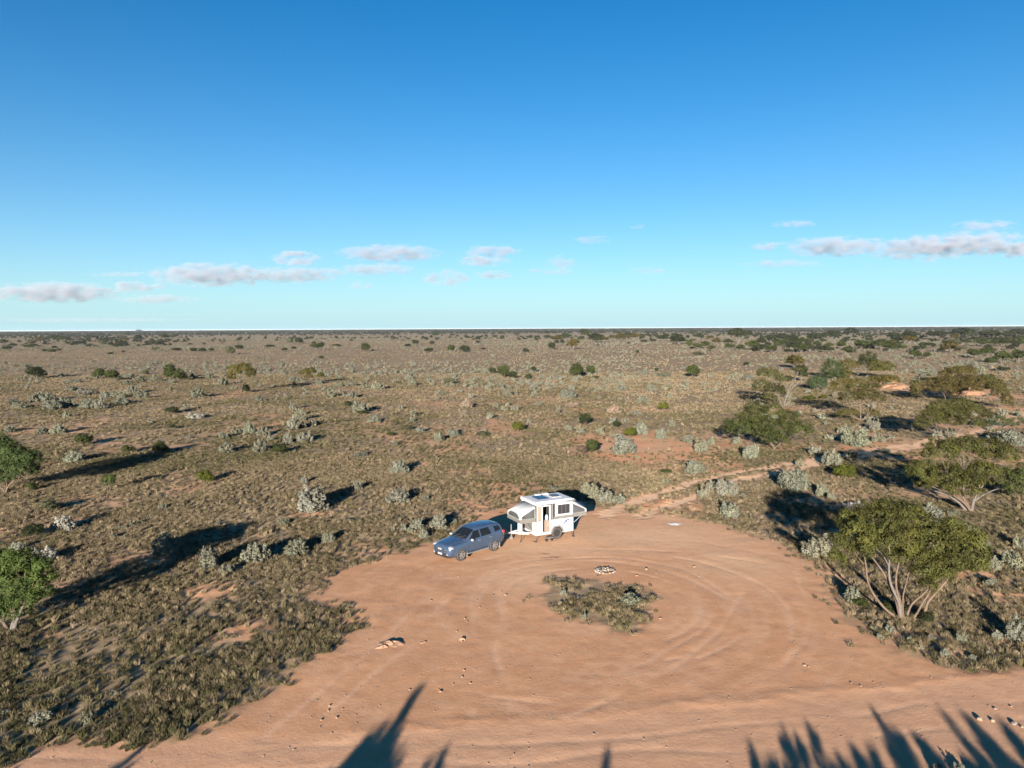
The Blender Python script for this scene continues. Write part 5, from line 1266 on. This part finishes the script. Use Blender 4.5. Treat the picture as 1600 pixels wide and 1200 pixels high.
# fire ring: stones are parts of one thing
fp = at(945.5, 893); fire = empty('fire_ring', (fp.x, fp.y, ground_h(fp.x, fp.y)))
tag(fire, 'campfire ring of pale stones with charred middle behind the grass island', 'fire ring')
rng = random.Random(3)
for k in range(46):
    a = k / 17 * 6.283 + rng.uniform(-.1, .1); rr = .54 if k < 17 else rng.uniform(.05, .48)
    o = link('stone', ROCKS[k % 7], None, fire); o.material_slots[0].link = 'OBJECT'; o.material_slots[0].material = M_ROCKS[rng.choice((0, 0, 1, 1, 2)) if k < 17 or rng.random() < .8 else 4]
    sc = rng.uniform(.15, .24) * (1 if k < 17 else .7); o.scale = (sc, sc * rng.uniform(.7, 1), sc * 1.1); o.location = (rr * 1.05 * math.cos(a), rr * math.sin(a) * .95, .05 + (.05 if k >= 17 else 0)); o.rotation_euler = (rng.uniform(-.4, .4), rng.uniform(-.4, .4), rng.uniform(0, 6))
def mound_mesh(name, seed, n=40, hgt=1.0, edge=.3):
    """irregular low heap, unit size"""
    rng = random.Random(seed); ph = [rng.uniform(0, 6.28) for _ in range(4)]
    V, F = [(0, 0, hgt)], []
    rings = 7
    for j in range(1, rings + 1):
        for k in range(n):
            a = 6.283 * k / n; r_ = .5 * (1 + .18 * math.sin(2 * a + ph[0]) + .12 * math.sin(5 * a + ph[1]) + .07 * math.sin(9 * a + ph[2])) * j / rings
            z = hgt * (1 - (j / rings) ** 2) * (1 + .35 * math.sin(a * 3 + j + ph[3])) - (.02 if j == rings else 0)
            V.append((r_ * math.cos(a), r_ * math.sin(a), z))
    for k in range(n): F.append((0, 1 + k, 1 + (k + 1) % n, 1 + (k + 1) % n))
    me = bpy.data.meshes.new(name)
    FF = [(0, 1 + k, 1 + (k + 1) % n) for k in range(n)]
    for j in range(rings - 1):
        for k in range(n): FF.append((1 + j * n + k, 1 + (j + 1) * n + k, 1 + (j + 1) * n + (k + 1) % n, 1 + j * n + (k + 1) % n))
    me.from_pydata(V, [], FF); me.update()
    for p in me.polygons: p.use_smooth = True
    return me
M_ASH = plain('white_ash', (.42, .41, .41), .95, vary=.25, scale=4)
p = at(1054, 818.5); o = link('ash_patch', mound_mesh('ash_patch', 4), M_ASH, None, (p.x, p.y, ground_h(p.x, p.y) - .01)); o.scale = (.95, .9, .05)
tag(o, 'small patch of white ash on the dirt right of the trailer', 'ash')
# broken hump of earth with an undercut face
p = at(612, 1006); o = link('earth_hump', mound_mesh('earth_hump', 9, 48), M_ROCKS[3], None, (p.x, p.y, ground_h(p.x, p.y) - .03)); o.scale = (1.3, .8, .13); o.rotation_euler = (0, 0, .2)
tag(o, 'broken hump of dry earth with dark hollow on the clearing', 'earth hump')
for k, (u, v, w, hh, rz, lb) in enumerate([(598, 1012, .7, .10, .3, 'front lip of the broken earth hump on the clearing'), (722, 1000, .35, .10, 0, 'small earth clod below the pale stones, left of the island'), (662, 1004, .5, .06, .6, 'streaky low clod right of the broken earth hump'), (862, 872, 1.6, .05, .15, 'long low ridge of scraped dirt before the trailer'), (850, 866, 1.2, .04, .1, 'short rear ridge of scraped dirt before the trailer')]):
    p = at(u, v); o = link('dirt_ridge', mound_mesh('dirt_ridge', 20 + k, 36), M_ROCKS[3], None, (p.x, p.y, ground_h(p.x, p.y) - .02)); o.scale = (w, w * .35, hh); o.rotation_euler = (0, 0, rz)
    tag(o, lb, 'dirt ridge')
# orange spoil heaps among the far mallees
for u, v, w, h_, lb in ((1402, 607, 60, 7, 'orange heap of bare earth between the mallees at upper right'), (1520, 616, 80, 9, 'orange spoil bank seen under the long row of mallees'), (1392, 600, 30, 6, 'small orange heap behind the flat-topped yellowish mallee')):
    p = at(u, v); s = depth(p) / FOC
    o = link('spoil_heap', mound_mesh('spoil_heap', int(u)), M_SOILHEAP if 'M_SOILHEAP' in globals() else plain('orange_soil', (.18, .098, .055), .95, vary=.15, scale=.8, bump=.5), None, (p.x, p.y, -.05)); o.scale = (w * s, w * s * .5, h_ * s); tag(o, lb, 'earth heap')

# ------------------------------------------------------------------ grass
def tuft_mesh(name, seed, n=34, h=.32, r=.10, w=.022, lean=.5):
    rng = np.random.default_rng(seed)
    a = rng.uniform(0, 6.283, n); rr = r * np.sqrt(rng.uniform(0, 1, n)); hh = h * rng.uniform(.5, 1.1, n)
    base = np.stack([rr * np.cos(a), rr * np.sin(a), np.full(n, -.03)], 1)
    b = a + rng.normal(0, .6, n); ln = lean * rng.uniform(.2, 1.1, n) * hh
    tip = base + np.stack([ln * np.cos(b), ln * np.sin(b), hh], 1)
    midp = base + (tip - base) * .55 + np.array([0, 0, 1]) * (hh * .12)[:, None]
    t = rng.uniform(0, 6.283, n); sd = np.stack([np.cos(t), np.sin(t), np.zeros(n)], 1) * w * .5
    V = np.stack([base - sd * .8, base + sd * .8, midp + sd, midp - sd, tip + sd * .15, tip - sd * .15], 1).reshape(-1, 3)
    k = np.arange(n)[:, None] * 6
    F = np.concatenate([k + [[0, 1, 2, 3]], k + [[3, 2, 4, 5]]]).reshape(-1, 4)
    tone = np.repeat(rng.uniform(0, 1, n), 6)
    return np_mesh(name, V, F, {'tone': tone})
def grass_mat():
    m, n, l = new_mat('dry_grass')
    out = N(n, 'ShaderNodeOutputMaterial'); p = N(n, 'ShaderNodeBsdfPrincipled'); t = N(n, 'ShaderNodeBsdfTranslucent')
    g = N(n, 'ShaderNodeAttribute', attribute_name='tint', attribute_type='INSTANCER'); tn = N(n, 'ShaderNodeAttribute', attribute_name='tone')
    oi = N(n, 'ShaderNodeObjectInfo')
    cr_ = N(n, 'ShaderNodeValToRGB'); e = cr_.color_ramp.elements
    e[0].position = 0; e[0].color = (.175, .135, .085, 1); e[1].position = 1; e[1].color = (.058, .058, .025, 1)
    x = e.new(.5); x.color = (.10, .084, .044, 1)
    l.new(g.outputs['Fac'], cr_.inputs[0])
    mr = N(n, 'ShaderNodeMapRange'); mr.inputs[3].default_value = .5; mr.inputs[4].default_value = 1.55; l.new(oi.outputs['Random'], mr.inputs[0])
    m2 = N(n, 'ShaderNodeMapRange'); m2.inputs[3].default_value = .7; m2.inputs[4].default_value = 1.3; l.new(tn.outputs['Fac'], m2.inputs[0])
    mm = N(n, 'ShaderNodeMath', operation='MULTIPLY'); l.new(mr.outputs[0], mm.inputs[0]); l.new(m2.outputs[0], mm.inputs[1])
    sc = N(n, 'ShaderNodeVectorMath', operation='SCALE'); l.new(cr_.outputs[0], sc.inputs[0]); l.new(mm.outputs[0], sc.inputs['Scale'])
    l.new(sc.outputs[0], p.inputs['Base Color']); l.new(sc.outputs[0], t.inputs['Color'])
    p.inputs['Roughness'].default_value = .8; p.inputs['Specular IOR Level'].default_value = .1
    ms = N(n, 'ShaderNodeMixShader'); ms.inputs[0].default_value = .2
    l.new(p.outputs[0], ms.inputs[1]); l.new(t.outputs[0], ms.inputs[2]); l.new(ms.outputs[0], out.inputs[0])
    return m
M_GRASS = grass_mat()
SRC = []
for k, (u, v) in enumerate(((520, 900), (470, 985), (875, 915), (960, 930), (1330, 1010))):
    p = at(u, v)
    me = tuft_mesh('grass_tussock', 500 + k, (80, 70, 90, 60, 80)[k], (.22, .26, .18, .30, .21)[k], (.10, .08, .15, .09, .12)[k], (.012, .011, .013, .011, .013)[k], (.5, .4, .8, .35, .9)[k])
    o = link('grass_tussock', me, M_GRASS, None, (p.x, p.y, ground_h(p.x, p.y)))
    tag(o, 'brownish dry grass tussock at the edge of the bare dirt', 'grass', 'single grass tussocks', 'stuff'); SRC.append(o)
def scatter_nodes(srcs):
    g = bpy.data.node_groups.new('scatter', 'GeometryNodeTree')
    g.interface.new_socket('Geometry', in_out='INPUT', socket_type='NodeSocketGeometry'); g.interface.new_socket('Geometry', in_out='OUTPUT', socket_type='NodeSocketGeometry')
    n, l = g.nodes, g.links
    gi, go = n.new('NodeGroupInput'), n.new('NodeGroupOutput')
    iop = n.new('GeometryNodeInstanceOnPoints'); j = n.new('GeometryNodeJoinGeometry')
    for o in reversed(srcs):
        oi = n.new('GeometryNodeObjectInfo'); oi.inputs['Object'].default_value = o; oi.inputs['As Instance'].default_value = True; oi.transform_space = 'ORIGINAL'
        l.new(oi.outputs['Geometry'], j.inputs[0])
    def na(name, t='FLOAT'):
        a = n.new('GeometryNodeInputNamedAttribute'); a.data_type = t; a.inputs['Name'].default_value = name; return a.outputs['Attribute']
    cx = n.new('ShaderNodeCombineXYZ'); l.new(na('rot'), cx.inputs[2])
    cs = n.new('ShaderNodeCombineXYZ'); sx = na('sxy'); l.new(sx, cs.inputs[0]); l.new(sx, cs.inputs[1]); l.new(na('sz'), cs.inputs[2])
    l.new(gi.outputs[0], iop.inputs['Points']); l.new(j.outputs[0], iop.inputs['Instance']); iop.inputs['Pick Instance'].default_value = True
    fi = n.new('FunctionNodeFloatToInt'); l.new(na('pick'), fi.inputs[0]); l.new(fi.outputs[0], iop.inputs['Instance Index'])
    l.new(cx.outputs[0], iop.inputs['Rotation']); l.new(cs.outputs[0], iop.inputs['Scale'])
    l.new(iop.outputs[0], go.inputs[0])
    return g
def scatter(name, P, attrs, group, mat=None):
    me = bpy.data.meshes.new(name); me.vertices.add(len(P)); me.vertices.foreach_set('co', np.asarray(P, np.float32).ravel())
    for k, a in attrs.items():
        x = me.attributes.new(k, 'FLOAT', 'POINT'); x.data.foreach_set('value', np.asarray(a, np.float32))
    o = link(name, me); md = o.modifiers.new('scatter', 'NODES'); md.node_group = group; return o
def area_pts(n, y0, y1, pw, rng):
    """random ground points in the visible wedge, density ~ Y**pw"""
    t = rng.uniform(0, 1, n)
    if pw == -2: y = y0 * (y1 / y0) ** t
    else:
        e = pw + 2; y = (y0 ** e + (y1 ** e - y0 ** e) * t) ** (1 / e)
    x = rng.uniform(-1, 1, n) * (y * .74 + 7)
    return x, y
gx, gy, gs = [], [], []
r1 = np.random.default_rng(91)
for n, y0, y1, pw, sc in ((230000, 15, 85, 0, .8), (170000, 85, 240, -.6, 1.05), (60000, 240, 1300, -1, 1.9)):
    x, y = area_pts(n, y0, y1, pw, r1)
    gx.append(x); gy.append(y); gs.append(np.full(n, sc) * (1 if sc < 2 else 1) )
gx, gy, gs = map(np.concatenate, (gx, gy, gs))
gm = masks(gx, gy)
dens = .20 + .9 * sstep(.36, .62, fbm(gx * .30, gy * .30, 201)) * (.25 + 1.1 * fbm(gx * 1.2, gy * 1.2, 205))
dens = dens * np.where((gx > 14) & (gy < 120), .55, 1.0)
dens = dens * (1 - .86 * gm['bare']) * (1 + .25 * gm['green'])
dens = np.where(gm['track'] > .3, .015, dens)
ins = gm['inside']
rim = np.maximum(sstep(.05, .9, ins + (fbm(gx * 1.3, gy * 1.3, 208) - .5) * .9), sstep(.86, .97, ins))
dens = dens * (1 - rim) + np.where(ins > .93, .0, .012) * rim
near_isl = sstep(-.9, 0, gm['s_isl'])
dens = np.maximum(dens, np.where(gm['s_isl'] > -1.3, .03 * near_isl, 0))
dens = np.where(gm['s_isl'] > .1, .75 * sstep(.36, .62, fbm(gx * .9, gy * .9, 207)) * sstep(.15, .8, gm['s_isl']) * 1.2, dens)
keep = r1.uniform(0, 1, len(gx)) < dens
gx, gy, gs = gx[keep], gy[keep], gs[keep]
gm = {k: v[keep] for k, v in gm.items()}
gz = ground_z(gx, gy, gm)
nn = len(gx)
hgt = gs * r1.uniform(.55, 1.3, nn) * (.75 + .6 * fbm(gx * .2, gy * .2, 221)); hgt = np.where(gm['inside'] > .5, hgt * .7, hgt)
tint = np.clip(.12 - .35 * sstep(90, 300, gy) + .75 * gm['green'] + .5 * (fbm(gx * .25, gy * .25, 231) - .45) + r1.normal(0, .27, nn), 0, 1)
print('TUFTS', nn)
go_ = scatter('dry_grass', np.stack([gx, gy, gz], 1), {'rot': r1.uniform(0, 6.28, nn), 'sxy': gs * r1.uniform(.8, 1.5, nn), 'sz': hgt, 'pick': r1.integers(0, 5, nn), 'tint': tint}, scatter_nodes(SRC))
tag(go_, 'dry brownish grass covering the whole plain', 'grass', kind='stuff')
# far saltbush beyond those built one by one
n = 26000; x, y = area_pts(n, 95, 1500, -1.1, r1)
d = sstep(.40, .64, fbm(x * .012, y * .02, 241)) * .72 + .10
d = d * np.where(y < 150, .12, 1) * (1 - masks(x, y)['track'])
kp = r1.uniform(0, 1, n) < d; x, y = x[kp], y[kp]
ex = [(u_, v_) for u_, v_ in zip(r1.uniform(1180, 1640, 150), 562 + 130 * r1.uniform(0, 1, 150) ** 1.5)]
x = np.concatenate([x, [at(*q).x for q in ex]]); y = np.concatenate([y, [at(*q).y for q in ex]]); nn = len(x)
w_ = r1.uniform(.7, 1.9, nn) * np.where(y > 500, 1.4, 1)
BS = [it[0] for it in ITEMS if it[1] == 'saltbush' and it[0].data in SALT_LO][:5]
print('SALT', nn)
so = scatter('saltbush_scatter', np.stack([x, y, np.zeros(nn)], 1), {'rot': r1.uniform(0, 6.28, nn), 'sxy': w_, 'sz': w_ * r1.uniform(.6, .95, nn), 'pick': r1.integers(0, len(BS), nn), 'tint': r1.uniform(0, 1, nn)}, scatter_nodes(BS))
so.color = (.125, .13, .10, 1)
tag(so, 'countless pale saltbushes speckling the far plain', 'bushes', kind='stuff')
# far woodland
n = 30000; x, y = area_pts(n, 420, 12000, -1.4, r1)
az = x / y
d = sstep(.45, .6, fbm(x * .0016 + 3, y * .0028, 261)) * sstep(500, 1400, y) * .5 + sstep(.40, .6, fbm(x * .006, y * .01, 265)) * np.where(az > .33, .34, .03) * (y < 1600) + sstep(-.36, -.56, az + (fbm(x * .004, y * .004, 266) - .5) * .5) * sstep(560, 900, y + (fbm(x * .01, y * .01, 267) - .5) * 500) * (y < 2000) * sstep(.3, .6, fbm(x * .012, y * .006, 268)) * .9 + np.where(y > 1900, .9, 0)
kp = r1.uniform(0, 1, n) < d; x, y = x[kp], y[kp]; nn = len(x)
w_ = r1.uniform(3.5, 7.5, nn) * np.clip(y / 1800, .8, 3.2)
BT = [it[0].children[0] for it in ITEMS if it[1] == 'mallee tree' and it[0].children and it[0].children[0].data in UMB][:6]
print('TREES', nn)
to = scatter('distant_trees', np.stack([x, y, np.full(nn, -.6)], 1), {'rot': r1.uniform(0, 6.28, nn), 'sxy': w_, 'sz': np.clip(w_ * .62, 2, 7.5) * r1.uniform(.5, 1.7, nn), 'pick': r1.integers(0, len(BT), nn), 'tint': r1.uniform(0, 1, nn)}, scatter_nodes(BT))
to.color = (.024, .030, .016, 1)
tag(to, 'dark band of distant low woodland along the horizon', 'woodland', kind='stuff')
# gravel
n = 6000; x = r1.uniform(-25, 29, n); y = r1.uniform(22, 52, n); q = masks(x, y)
kp = (q['inside'] > .6) & (r1.uniform(0, 1, n) < .25 + .75 * sstep(.45, .65, fbm(x * .5, y * .5, 281))); x, y = x[kp], y[kp]; nn = len(x)
q = {k: v[kp] for k, v in q.items()}
RS = [o for o in bpy.data.objects if o.name.startswith('stone') and o.parent is None][:6]
w_ = .02 + .055 * r1.uniform(0, 1, nn) ** 3
gv = scatter('gravel', np.stack([x, y, ground_z(x, y, q) + .006], 1), {'rot': r1.uniform(0, 6.28, nn), 'sxy': w_, 'sz': w_, 'pick': r1.integers(0, 6, nn), 'tint': w_}, scatter_nodes(RS))
tag(gv, 'tiny loose stones scattered over the packed dirt', 'gravel', kind='stuff')

# ------------------------------------------------------------------ clouds: lumps of real cloud far beyond the plain
def cloud_mat():
    m, n, l = new_mat('cloud_vapour')
    out = N(n, 'ShaderNodeOutputMaterial'); v = N(n, 'ShaderNodeVolumePrincipled')
    v.inputs['Color'].default_value = (.49, .53, .60, 1); v.inputs['Anisotropy'].default_value = CL_G
    tc = N(n, 'ShaderNodeTexCoord'); geo = N(n, 'ShaderNodeNewGeometry')
    ln = N(n, 'ShaderNodeVectorMath', operation='LENGTH'); l.new(tc.outputs['Object'], ln.inputs[0])
    mp = N(n, 'ShaderNodeMapping'); mp.inputs['Scale'].default_value = (1 / 120., 1 / 120., 1 / 60.); l.new(geo.outputs['Position'], mp.inputs[0])
    nz = N(n, 'ShaderNodeTexNoise'); nz.inputs['Scale'].default_value = 1; nz.inputs['Detail'].default_value = 5; nz.inputs['Roughness'].default_value = .6; l.new(mp.outputs[0], nz.inputs['Vector'])
    def mth(op, a, b):
        x = N(n, 'ShaderNodeMath', operation=op)
        for i, s_ in enumerate((a, b)):
            if isinstance(s_, float): x.inputs[i].default_value = s_
            else: l.new(s_, x.inputs[i])
        return x.outputs[0]
    f = mth('SUBTRACT', 1.0, ln.outputs['Value'])              # 1 in the middle, 0 at the rim
    a = mth('MULTIPLY', f, 1.25)
    b = mth('MULTIPLY', mth('SUBTRACT', nz.outputs[0], .545), 5.0)
    oi = N(n, 'ShaderNodeObjectInfo')
    sepc = N(n, 'ShaderNodeSeparateColor'); l.new(oi.outputs['Color'], sepc.inputs[0])
    d = mth('MAXIMUM', mth('ADD', mth('MINIMUM', a, .8), b), 0.0)
    d = mth('MULTIPLY', mth('MINIMUM', d, .8), mth('MINIMUM', mth('MULTIPLY', f, 6.0), 1.0))
    d = mth('MULTIPLY', d, mth('MULTIPLY', sepc.outputs[0], CL_D))
    l.new(d, v.inputs['Density']); l.new(v.outputs[0], out.inputs['Volume'])
    return m
CL_G, CL_D = 0.0, .0075
M_CLOUD = cloud_mat()
bm = bmesh.new(); bmesh.ops.create_icosphere(bm, subdivisions=3, radius=1); cme = bpy.data.meshes.new('cloud'); bm.to_mesh(cme); bm.free(); cme.materials.append(M_CLOUD)
CD = 7000.0
for k, (u, v, w, h_, dn, lb) in enumerate([
        (80, 457, 200, 40, 1, 'long grey-blue cloud bank cut by the left border'), (214, 448, 80, 24, .8, 'small pink-tinged cloud right of the left cloud bank'), (245, 467, 120, 18, .7, 'thin flat cloud below the small pink-tinged one'), (330, 430, 180, 46, 1, 'lumpy wide cloud above the left plain'),
        (452, 430, 150, 32, .9, 'ragged cloud touching the right of the lumpy wide one'), (464, 403, 72, 30, 1, 'lone puff of cloud above the ragged one'), (528, 424, 60, 14, .5, 'faint cloud wisp left of centre'), (612, 396, 150, 34, 1, 'flat-bottomed cloud highest left of centre'), (590, 421, 120, 24, .8, 'small cloud below the flat-bottomed one'),
        (697, 436, 66, 36, .8, 'broken cloud puff low near centre'), (770, 393, 84, 26, .7, 'upper of two clouds near centre'), (755, 408, 80, 22, .8, 'lower of two clouds near centre'), (770, 429, 62, 16, .8, 'little flat cloud under the two near centre'), (877, 411, 44, 30, .6, 'faint tuft of cloud right of centre'), (862, 424, 70, 14, .5, 'thin streak under the faint tuft'),
        (928, 375, 56, 16, .5, 'small hazy cloud high right of centre'), (997, 354, 28, 10, .5, 'tiny cloud standing highest near the middle'), (562, 446, 44, 18, .6, 'faint low cloud, centre left'), (1198, 384, 48, 18, .8, 'small round cloud left of the right bank'), (1240, 350, 66, 14, .5, 'slanting wisp above the right bank'),
        (1306, 385, 160, 38, 1, 'left white cloud of the right bank'), (1440, 388, 160, 48, 1, 'brightest white cloud of the right bank'), (1520, 380, 170, 46, 1, 'tall bright cloud at the right of the bank'), (1592, 390, 90, 34, 1, 'grey cloud cut by the right border'), (1540, 352, 90, 20, .5, 'thin cloud over the right bank'),
        (1222, 412, 120, 14, .5, 'thin streak cloud below the right bank'), (140, 500, 330, 9, .10, 'long faint streak low over the left horizon'), (1015, 424, 70, 16, .3, 'barely visible wisp right of centre'), (190, 429, 110, 12, .4, 'faint streak above the left cloud bank')]):
    d = ray(u, v); kk = CD / d.y
    o = link('cloud', cme, None, None, (d.x * kk, CD, CAM_H + d.z * kk)); s = CD / FOC
    o.scale = (w * .62 * s, w * .30 * s, h_ * .47 * s); dn *= 1.7 if w < 100 else 1.0; o.color = (dn, dn, dn, 1); o.rotation_euler = (0, 0, 0)
    tag(o, lb, 'cloud', 'small clouds low over the horizon')
# ------------------------------------------------------------------ air
if HAZE:
    bm = bmesh.new(); box(bm, -64500, 64500, -22500, 64500, -1.6, 19.0)
    hm, hn, hl_ = new_mat('air'); ho = N(hn, 'ShaderNodeOutputMaterial'); hv = N(hn, 'ShaderNodeVolumePrincipled'); hv.inputs['Density'].default_value = HAZE; hv.inputs['Color'].default_value = (.80, .90, 1, 1); hv.inputs['Anisotropy'].default_value = 0.0
    hl_.new(hv.outputs[0], ho.inputs['Volume'])
    o = bm_obj('haze', bm, hm); tag(o, 'thin pale haze over the plain', 'haze', kind='stuff')

# ------------------------------------------------------------------ labels for plants that have none yet: how they lie to a named neighbour
LM = [('the blue car', 735, 845, 60, 40), ('the camper trailer', 860, 805, 65, 40), ('the fire ring', 945, 893, 16, 6), ('the tuft island in the clearing', 935, 945, 80, 40), ('the big multi-stemmed mallee', 1415, 880, 125, 90),
      ('the ash patch', 1054, 818, 14, 5)]
REF = {'bright green tree cut by the left border, lowest one on that side': 'the lowest left tree', 'dark leafy tree cut by the left border above the lower one': 'the upper left tree', 'glowing lime green ball shrub among the tree shadows at right': 'the glowing lime ball shrub',
       'large mallee with two tiers of crown and a short thick trunk': 'the two-tiered mallee', 'dark spreading mallee beside the two-wheel track, clumps layered in tiers': 'the mallee beside the track', 'yellow-crowned small tree on a thin trunk, left of centre': 'the yellow-crowned small tree',
       'tall round green shrub, bigger of a pair beyond the trailer': 'the green pair beyond the trailer', 'lone upright green shrub right of the centre plain': 'the lone upright green shrub', 'tall dense green shrub alone on the far plain, left of centre': 'the dense lone far shrub', 'lime green ball on a streak of red soil, left of centre': 'the lime ball on red soil',
       'yellowish lime ball straight above the trailer roof': 'the yellowish lime ball', 'dense green ball shrub among silver bushes, left of centre': 'the green ball among silver bushes', 'tall umbrella tree breaking the horizon, left of the two': 'the left horizon-breaking tree', 'tall umbrella tree breaking the horizon, right of the two': 'the right horizon-breaking tree',
       'bright green round shrub above red soil, far left': 'the round shrub above red soil', 'wide dome of dark green, leftmost shrub in the far row': 'the leftmost dark green dome', 'mustard-topped tree among greener ones, upper right': 'the mustard-topped tree', 'left half of a touching pair of round green shrubs': 'the touching pair of round shrubs',
       'half-bare mallee with pale dead limbs and a loose crown': 'the half-bare mallee', 'vivid lime ball alone in dry grass, right of centre': 'the vivid lime ball', 'uneven green shrub, largest of the group above the trailer': 'the uneven shrub above the trailer', 'broad mallee with an orange left flank and many thin pale stems': 'the many-stemmed broad mallee',
       'whitish dead bush lying low in dry grass, left plain': 'the whitish dead bush', 'lime bush beside the small brownish-yellow tree': 'the lime bush centre left', 'tall mallee with thick pale forked trunk and brown-green top': 'the fork-trunked mallee', 'flat yellow-green tree on stilts with a dark shadow, upper centre': 'the stilted flat tree'}
for it in ITEMS:
    if it[7] in REF: LM.append((REF[it[7]], it[3], it[4], it[5] / 2, it[6] / 2))
buckets = {}
for it in ITEMS:
    o, kind, adj, u, v, w, h_, lb = it
    if lb: continue
    best = min(LM, key=lambda L: math.hypot((u - L[1]) / 1.0, (v - L[2]) * (2.2 if v < 700 else 1.3)))
    du, dv = u - best[1], (v - best[2]) * (2.2 if v < 700 else 1.3)
    rel = ('to the right of' if du > 0 else 'to the left of') if abs(du) > abs(dv) else ('below' if dv > 0 else 'above')
    buckets.setdefault((kind, adj, best[0], rel), []).append((math.hypot(du, dv), o))
for (kind, adj, ref, rel), L in buckets.items():
    for k, (d, o) in enumerate(sorted(L, key=lambda q: q[0])):
        o['label'] = f'{adj} {kind} {rel} {ref}' if len(L) == 1 else f'{ORD[k] if k else "nearest"} {adj} {kind} {rel} {ref}'

if DEBUG:
    from collections import Counter
    for k, v in Counter(o.get('label') for o in bpy.data.objects if o.parent is None and o.get('label')).items():
        if v > 1: print('DUP', v, k)
    print('COUNTS', Counter(o.get('category') for o in bpy.data.objects if o.get('category')))
